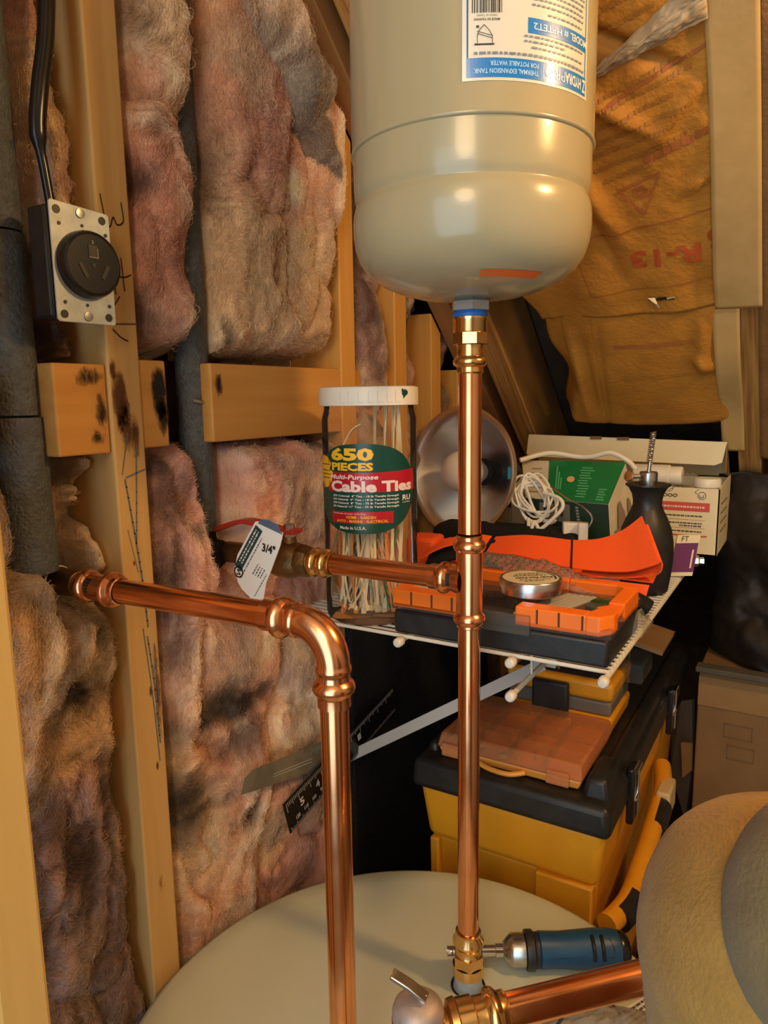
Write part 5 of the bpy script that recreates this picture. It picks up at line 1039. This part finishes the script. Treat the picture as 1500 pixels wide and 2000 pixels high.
P = np.stack([-.215+.055*a, 1.325+.06*b, 1.435+.030*np.sin(PI*a)**.5*np.sin(PI*np.clip(b+.1, 0, 1))+.01*(fbm(a*6, b*5, 3)-.5)], -1); c0 = np.array((-.19, 1.35, 1.44))
o = mesh_obj('plastic_bag', grid_mesh('plastic_bag', P-c0), CLEARF, ang=180); o.location = c0; tag(o, 'crumpled clear bag between the two white bottles', 'bag')
t = thing('purple_packet', 'small white and purple packet leaning between the auger and the cream carton', 'packet', (-.158, 1.12, SZ))
pk = planemap((-.158, 1.12, SZ+.002), (.85, .5, 0), (.10, .1, .99)); part(t, 'card', prism(B(), [pk(-.018, 0), pk(.016, 0), pk(.018, .062), pk(-.016, .062)], (pk(0, 0, 1)-pk(0, 0, 0))*.003), CARD, smooth=False)
w = B(); rect(w, pk, -.0175, .0165, .006, .050, .0036); part(t, 'purple_panel', w, PURPLE, smooth=False); w = B(); rect(w, pk, .009, .0115, .012, .04, .0040); part(t, 'packet_print', w, LPINK, smooth=False); w = B(); text(w, 'FT', pk, -.004, .0565, .010, .008, 0, 0, .0036); part(t, 'packet_letters', w, LBLACK, smooth=False)
t = thing('hose_fitting', 'small chrome hose fitting at the shelf edge beside the cream carton', 'fitting', (-.150, 1.19, SZ))
part(t, 'barb', sax((-.182, 1.195, SZ+.008), (1, .25, 0), [(0, 0), (.006, 0), (.007, .004), (.0055, .006), (.0075, .012), (.0055, .014), (.0075, .020), (.0055, .023), (.0055, .030)], B(), 20), CHROME); part(t, 'nut', sax((-.182, 1.195, SZ+.008), (1, .25, 0), [(.0055, .029), (.0088, .030), (.0088, .038), (.006, .040), (.007, .046), (.005, .047)], B(), 6), CHROME)
n_, k_ = 26, 18; a, b = np.meshgrid(np.linspace(0, 1, n_), np.linspace(0, 1, k_), indexing='ij')
P = np.stack([-.172+.022*a, .80+.07*b, SZ+.002+.022*np.sin(PI*a)*np.sin(PI*b)+.012*np.abs(fbm(a*6, b*6, 3)-.5)], -1); c0 = np.array((-.16, .835, SZ))
o = mesh_obj('film_scrap', grid_mesh('film_scrap', P-c0), CLEARF, ang=180); o.location = c0; tag(o, 'crumpled scrap of clear film at the right end of the organiser case', 'wrap')

# ------------------------------------------------------------------ under the shelf
def rbox(bm, x0, x1, y0, y1, z0, z1, ins=0):
    hexa(bm, [(x0+ins, y0+ins, z0), (x1-ins, y0+ins, z0), (x1-ins, y1-ins, z0), (x0+ins, y1-ins, z0), (x0, y0, z1), (x1, y0, z1), (x1, y1, z1), (x0, y1, z1)]); return bm
tx0, tx1, ty0, ty1 = -.452, -.190, .835, 1.46
t = thing('tool_chest', 'big yellow tool chest with a black lid, on the floor stack under the wire shelf', 'tool box', (-.32, 1.15, .555))
part(t, 'upper_body', rbox(B(), tx0, tx1, ty0, ty1, .975, 1.062, .010), YELLOW, bevel=.012, seg=4)
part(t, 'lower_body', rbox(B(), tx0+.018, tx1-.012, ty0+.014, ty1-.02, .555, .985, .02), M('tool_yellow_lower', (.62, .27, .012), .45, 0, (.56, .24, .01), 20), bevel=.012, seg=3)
w = B()
for a, b in ((tx0+.016, tx0+.030), (tx1-.09, tx1-.014)): rbox(w, a, b, ty0+.004, ty0+.05, .56, .978, .004)
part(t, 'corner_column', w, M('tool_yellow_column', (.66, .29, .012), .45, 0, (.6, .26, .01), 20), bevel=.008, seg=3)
lid = part(t, 'lid', rbox(B(), tx0-.006, tx1+.006, ty0-.007, ty1+.006, 1.056, 1.098, -.002), BLACK, bevel=.010, seg=4)
w = B(); rbox(w, tx1-.030, tx1-.004, ty0+.020, ty0+.090, 1.09, 1.122, -.006); rbox(w, tx1-.022, tx1-.004, ty0+.085, ty1-.02, 1.09, 1.112, -.004); rbox(w, tx0+.002, tx0+.016, ty0+.03, ty1-.02, 1.09, 1.110, -.004); part(lid, 'raised_rim', w, BLACK, bevel=.008, seg=3)
for y in (.945, 1.245):
    w = B(); box(w, (tx1+.009, y, 1.065), (.010, .030, .080)); part(t, 'latch', w, BLACKGLOSS, bevel=.003)
    w = B(); cyl(w, (tx1+.015, y-.014, 1.103), (tx1+.015, y+.016, 1.103), .0038, seg=12); cyl(w, (tx1+.015, y-.010, 1.062), (tx1+.015, y+.010, 1.062), .0028, seg=12); cyl(w, (tx1+.015, y+.008, 1.103), (tx1+.015, y+.008, 1.03), .0022, seg=10); part(t, 'latch_pin', w, CHROME)
hb = smoothpath([(tx1+.004, .845, .932), (tx1+.018, .90, .934), (tx1+.020, .98, .942), (tx1+.018, 1.08, .950), (tx1+.016, 1.16, .962), (tx1+.004, 1.22, .972)], 6)
hd_ = B(); tube(hd_, hb, .014, 12, flat=1.1); part(t, 'side_handle', hd_, YELLOW)
for i0, i1 in ((3, 8), (17, 22)):
    w = B(); tube(w, [p+Vector((.003, 0, -.004)) for p in hb[i0:i1]], .0165, 12, flat=1.15); part(t, 'handle_grip', w, BLACK, 'black rubber grip')
w = B(); box(w, (tx1+.020, 1.015, .925), (.020, .030, .045)); box(w, (tx1+.022, 1.15, .955), (.022, .06, .045)); part(t, 'handle_clip', w, M('milky_plastic', (.62, .48, .26), .4), bevel=.004)
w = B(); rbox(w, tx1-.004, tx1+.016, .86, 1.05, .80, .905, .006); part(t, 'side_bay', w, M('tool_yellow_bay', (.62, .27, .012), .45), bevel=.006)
solo('black_tool_chest', rbox(B(), tx0-.01, tx1+.02, ty0-.005, ty1+.02, 0, .553, .015), BLACK, 'plain black tool chest on the floor, carrying the yellow one', 'tool box', (-.32, 1.15, 0), bevel=.012)
# flat orange organiser
t = thing('flat_organiser', 'flat orange organiser box with a clear compartment lid, on the chest lid', 'organiser', (-.33, .93, 1.099))
part(t, 'tray', rbox(B(), -.428, -.226, .852, 1.012, 1.0995, 1.113, .004), ORANGEO, bevel=.003)
part(t, 'clear_lid', hexa(B(), [(-.430, .850, 1.113), (-.224, .850, 1.113), (-.224, 1.014, 1.113), (-.430, 1.014, 1.113), (-.426, .857, 1.133), (-.228, .857, 1.133), (-.228, 1.010, 1.133), (-.426, 1.010, 1.133)]), CLEARO, bevel=.003)
w = B()
for x in (-.378, -.327, -.276): box(w, (x, .932, 1.121), (.0012, .15, .016))
for y in (.90, .955): box(w, (-.327, y, 1.121), (.19, .0012, .016))
part(t, 'dividers', w, CLEARO, smooth=False)
w = B()
for i in range(11): box(w, (random.uniform(-.36, -.29), random.uniform(.86, 1.0), 1.117), (random.uniform(.004, .012), random.uniform(.004, .012), .006), random.uniform(0, 3))
part(t, 'small_parts', w, M('mixed_red_parts', (.45, .06, .04), .5, 0, (.3, .2, .12), 90), smooth=False)
for x in (-.405, -.255): part(t, 'lid_latch', box(B(), (x, .848, 1.113), (.030, .005, .018)), CLEARO, bevel=.001)
w = B(); tube(w, smoothpath([(-.372, .851, 1.107), (-.35, .844, 1.104), (-.32, .842, 1.104), (-.30, .851, 1.107)], 5), .0035, 8); part(t, 'carry_lip', w, ORANGEO)
# yellow bead organiser, two trays round a clear band
t = thing('latched_organiser', 'yellow two-tray organiser with clear middle and black latch, under the shelf end', 'organiser', (-.306, 1.09, 1.10))
oz = 1.1005; ox0, ox1, oy0, oy1 = -.392, -.226, 1.016, 1.142
part(t, 'lower_tray', rbox(B(), ox0, ox1, oy0, oy1, oz, oz+.030, .004), YELLOW, bevel=.007, seg=3)
part(t, 'clear_band', rbox(B(), ox0+.004, ox1-.004, oy0+.004, oy1-.004, oz+.030, oz+.052), clear('smoky_band', (.75, .72, .66), dens=.4, body=(.42, .39, .34)), bevel=.004)
part(t, 'upper_tray', rbox(B(), ox0, ox1, oy0, oy1, oz+.052, oz+.082, .003), YELLOW, bevel=.007, seg=3)
w = B(); box(w, (-.318, oy0-.005, oz+.048), (.056, .012, .054)); part(t, 'latch', w, BLACK, bevel=.004)
w = B(); box(w, (-.318, oy0-.003, oz+.010), (.062, .008, .020)); part(t, 'latch_plate', w, YELLOW, bevel=.002)
w = B(); box(w, (-.309, 1.080, oz+.0825), (.14, .10, .002)); part(t, 'dark_compartment', w, BLACK, smooth=False)
w = B()
for i in range(22): box(w, (random.uniform(-.36, -.24), random.uniform(1.04, 1.13), oz+.085), (random.uniform(.003, .010), random.uniform(.004, .02), .004), random.uniform(0, 3))
part(t, 'bits', w, M('bits_brown', (.30, .13, .02), .5, 0, (.05, .04, .03), 150), smooth=False)
w = B(); rbox(w, ox1-.012, ox1+.024, 1.10, 1.18, oz+.056, oz+.088); part(t, 'clear_corner', w, CLEARB, bevel=.004)
solo('cardboard_offcut', box(B(), (-.205, 1.11, 1.236), (.075, .10, .008), 0, Matrix.Rotation(.22, 3, 'Y')@Matrix.Rotation(.0, 3, 'X')), BOXB, 'brown cardboard offcut wedged under the right edge of the shelf', 'cardboard', (-.205, 1.11, 1.232), smooth=False)
w = B(); hexa(w, [(-.572, .842, .0), (-.560, .842, .0), (-.560, 1.36, .0), (-.572, 1.36, .0), (-.578, .842, 1.285), (-.566, .842, 1.285), (-.566, 1.36, 1.285), (-.578, 1.36, 1.285)]); solo('shade_panel', w, GREYC if False else BLACKFAB, 'tall dark panel added for the shade on the studs behind the tool chest', 'board', (-.57, 1.1, 0), smooth=False, bevel=.002)  # dark panel added to black out the shaded wall behind the chest
# rulers
def qy(y, z, x=-.545): return Vector((x, y, z))
t = thing('black_ruler', 'black metal ruler with white inch marks, propped against the pink insulation', 'ruler', qy(.78, 1.10))
RA, RBk, RC, RD = qy(.647, 1.096), qy(.659, 1.050), qy(.935, 1.112), qy(.925, 1.152)
part(t, 'blade', prism(B(), [RA, RBk, RC, RD], (.002, 0, 0)), M('black_anodised', (.008, .008, .009), .3), smooth=False)
fr_ = quadmap(RBk+Vector((.002, 0, 0)), RC+Vector((.002, 0, 0)), RD+Vector((.002, 0, 0)), RA+Vector((.002, 0, 0))); w = B()
if (fr_(0, 0, 1)-fr_(0, 0, 0)).x < 0: sgn = -1
else: sgn = 1
frx = lambda u, v, h=0: fr_(u, v, sgn*h)
for i in range(88):
    u = .012+i*.0111; hgt = .30 if i % 8 == 0 else (.2 if i % 4 == 0 else .13); rect(w, frx, u, u+.0028, .97-hgt, .97, .0005)
for i in range(110):
    u = .01+i*.0088; hgt = .14 if i % 5 == 0 else .08; rect(w, frx, u, u+.002, .02, .02+hgt, .0005)
for i, s_ in enumerate('54321'): text(w, s_, frx, .115+i*.125, .56, .030, .24, 0, .03, .0005)
for i, s_ in enumerate(['120', '110', '100', '90', '80', '70', '60']): text(w, s_, frx, .07+i*.064, .27, .030, .13, 0, .02, .0005)
part(t, 'white_marks', w, M('ruler_white', (.55, .55, .55), .5), smooth=False)
t = thing('steel_ruler', 'worn grey metal ruler tucked into the pink insulation, above the black one', 'ruler', qy(.69, 1.14))
qa = [qy(.579, 1.1435, -.552), qy(.586, 1.1585, -.552), qy(.790, 1.141, -.552), qy(.778, 1.098, -.552)]
qa = [qy(.579, 1.1435, -.550), qy(.586, 1.1600, -.550), qy(.600, 1.1640, -.550), qy(.800, 1.1290, -.550), qy(.792, 1.0860, -.550)]
part(t, 'blade', prism(B(), qa[::-1], (.0015, 0, 0)), M('worn_ruler_metal', (.34, .31, .24), .5, .6, (.26, .24, .18), 60), smooth=False)
fr2 = quadmap(qa[0], qa[4], qa[3], qa[1]); s2 = 1 if (fr2(0, 0, 1)-fr2(0, 0, 0)).x > 0 else -1; w = B(); rn = random.Random(2)
for v_ in (.42, .55): dashes(w, lambda u, v, h=0: fr2(u, v, s2*(.0016+h)), .25, .62, v_, .035, .0004, rn, .008, .03)
for i in range(26): rect(w, lambda u, v, h=0: fr2(u, v, s2*(.0016+h)), .60+i*.015, .604+i*.015, .80 if i % 4 else .70, .95, .0004)
part(t, 'worn_marks', w, M('ruler_pale', (.48, .46, .40), .5), smooth=False)
# right-hand clutter
t = thing('cardboard_box', 'brown cardboard box with shiny parcel tape, in the dark corner at right', 'box', (.02, 1.53, .555))
part(t, 'carton_body', rbox(B(), -.152, .22, 1.36, 1.72, .555, 1.108), BOXB, smooth=False, bevel=.003)
part(t, 'parcel_tape', box(B(), (.034, 1.3585, 1.065), (.371, .0016, .055)), TAPEC, smooth=False)
w = B(); box(w, (.034, 1.352, 1.111), (.38, .030, .010)); part(t, 'dark_top_flap', w, GREYC, smooth=False, bevel=.002)
fcb = planemap((0, 1.36, .9), (1, 0, 0), (0, 0, 1)); w = B()
for (a, b_, c, d) in ((-.105, .085, -.06, .11), (-.098, .045, -.055, .07)):
    stroke(w, fcb, [(a, b_), (c, b_), (c, d), (a, d), (a, b_)], .0015, .0012)
part(t, 'faint_marks', w, M('box_marks', (.17, .10, .045), .8), smooth=False)
solo('storage_bin', rbox(B(), -.16, .24, 1.35, 1.74, 0, .553, .02), BLACK, 'dark storage bin on the floor under the cardboard box', 'bin', (.02, 1.53, 0), bevel=.01)
w = B(); prism(w, [(-.185, 1.40, 1.02), (-.165, 1.39, 1.03), (-.158, 1.39, .90), (-.168, 1.40, .78), (-.20, 1.42, .86), (-.205, 1.43, .96)], (.003, .01, 0)); solo('cardboard_flap', w, GREYC, 'grey torn cardboard flap between the tool chest and the brown box', 'cardboard', (-.18, 1.40, .78), smooth=False)
w = B(); prism(w, [(-.178, 1.37, .95), (-.160, 1.365, .955), (-.158, 1.365, .90), (-.172, 1.37, .88)], (.003, .006, 0)); solo('cardboard_flap', w, BOXB, 'small brown cardboard flap low beside the brown box', 'cardboard', (-.165, 1.37, .88), smooth=False)
w = B(); lathe(w, [(0, 0), (.030, .001), (.034, .01), (.038, .085), (.040, .088), (.040, .094), (.036, .094), (.033, .012), (0, .006)], (-.118, 1.16, .665), (0, -.15, 1), 32); solo('teal_bucket', w, TEAL, 'dark teal plastic cup low beside the tool chest handle', 'cup', (-.118, 1.16, .66))
solo('grey_crate', rbox(B(), -.165, -.03, 1.02, 1.30, 0, .66, .01), BLACK, 'dark crate on the floor carrying the teal cup', 'crate', (-.11, 1.16, 0), bevel=.008)
n_, k_ = 90, 70; a, b = np.meshgrid(np.linspace(0, 1, n_), np.linspace(0, 1, k_), indexing='ij')
Zb = 1.115+.34*b; roofy = .757+(2.075-Zb)/.865
Yb = np.minimum(1.36+.05*b+.10*(1-np.sin(PI*np.clip(a, 0, 1))**.5)+.07*(fbm(a*4, b*3, 4, .45)-.5), roofy-.02)
P = np.stack([-.150+.44*a+.02*(fbm(a*5+9, b*6, 3)-.5), Yb, Zb+.02*(fbm(a*7, b*6+5, 4)-.5)], -1); c0 = np.array((.05, 1.45, 1.115))
o = mesh_obj('plastic_sheet', grid_mesh('plastic_sheet', P-c0), DBAG, ang=180, solid=.002); o.location = c0; tag(o, 'crumpled dark brown plastic sheet heaped on the cardboard box under the slope', 'sheet')
# tan sack
def ball(c, r, seed, mt, sc=(1, 1, 1), amp=.06, base=None):
    b = B(); bmesh.ops.create_icosphere(b, subdivisions=5, radius=1)
    for v in b.verts:
        p = v.co.copy(); k = 1+amp*(mnoise.fractal(p*1.3+Vector((seed, 0, 0)), 1, 2, 4))
        q = Vector((p.x*sc[0], p.y*sc[1], p.z*sc[2]))*r*k
        v.co = Vector(c)+q
    if base is not None:
        for v in b.verts:
            if v.co.z < c[2]-.3*r*sc[2]:
                f = (c[2]-.3*r*sc[2]-v.co.z)/(.7*r*sc[2]); v.co.x += .05*f; v.co.z = c[2]-.3*r*sc[2]-f**1.3*(c[2]-.3*r*sc[2]-base)
    return b
TC_ = Vector((.008, .347, 1.345))
t = thing('tan_sack', 'rounded tan suede-like stuffed sack in the lower right corner, closest to the viewer', 'sack', (TC_.x, TC_.y, 0))
part(t, 'sack_body', ball(TC_, .069, 3, SUEDE, (1, 1, 1.03), .025, base=0.0), SUEDE, ang=180)
part(t, 'folded_flap', ball(Vector((.021, .305, 1.394)), .042, 8, SUEDE2, (1, 1, 1.3), .03), SUEDE2, 'greyer folded-over flap', ang=180)
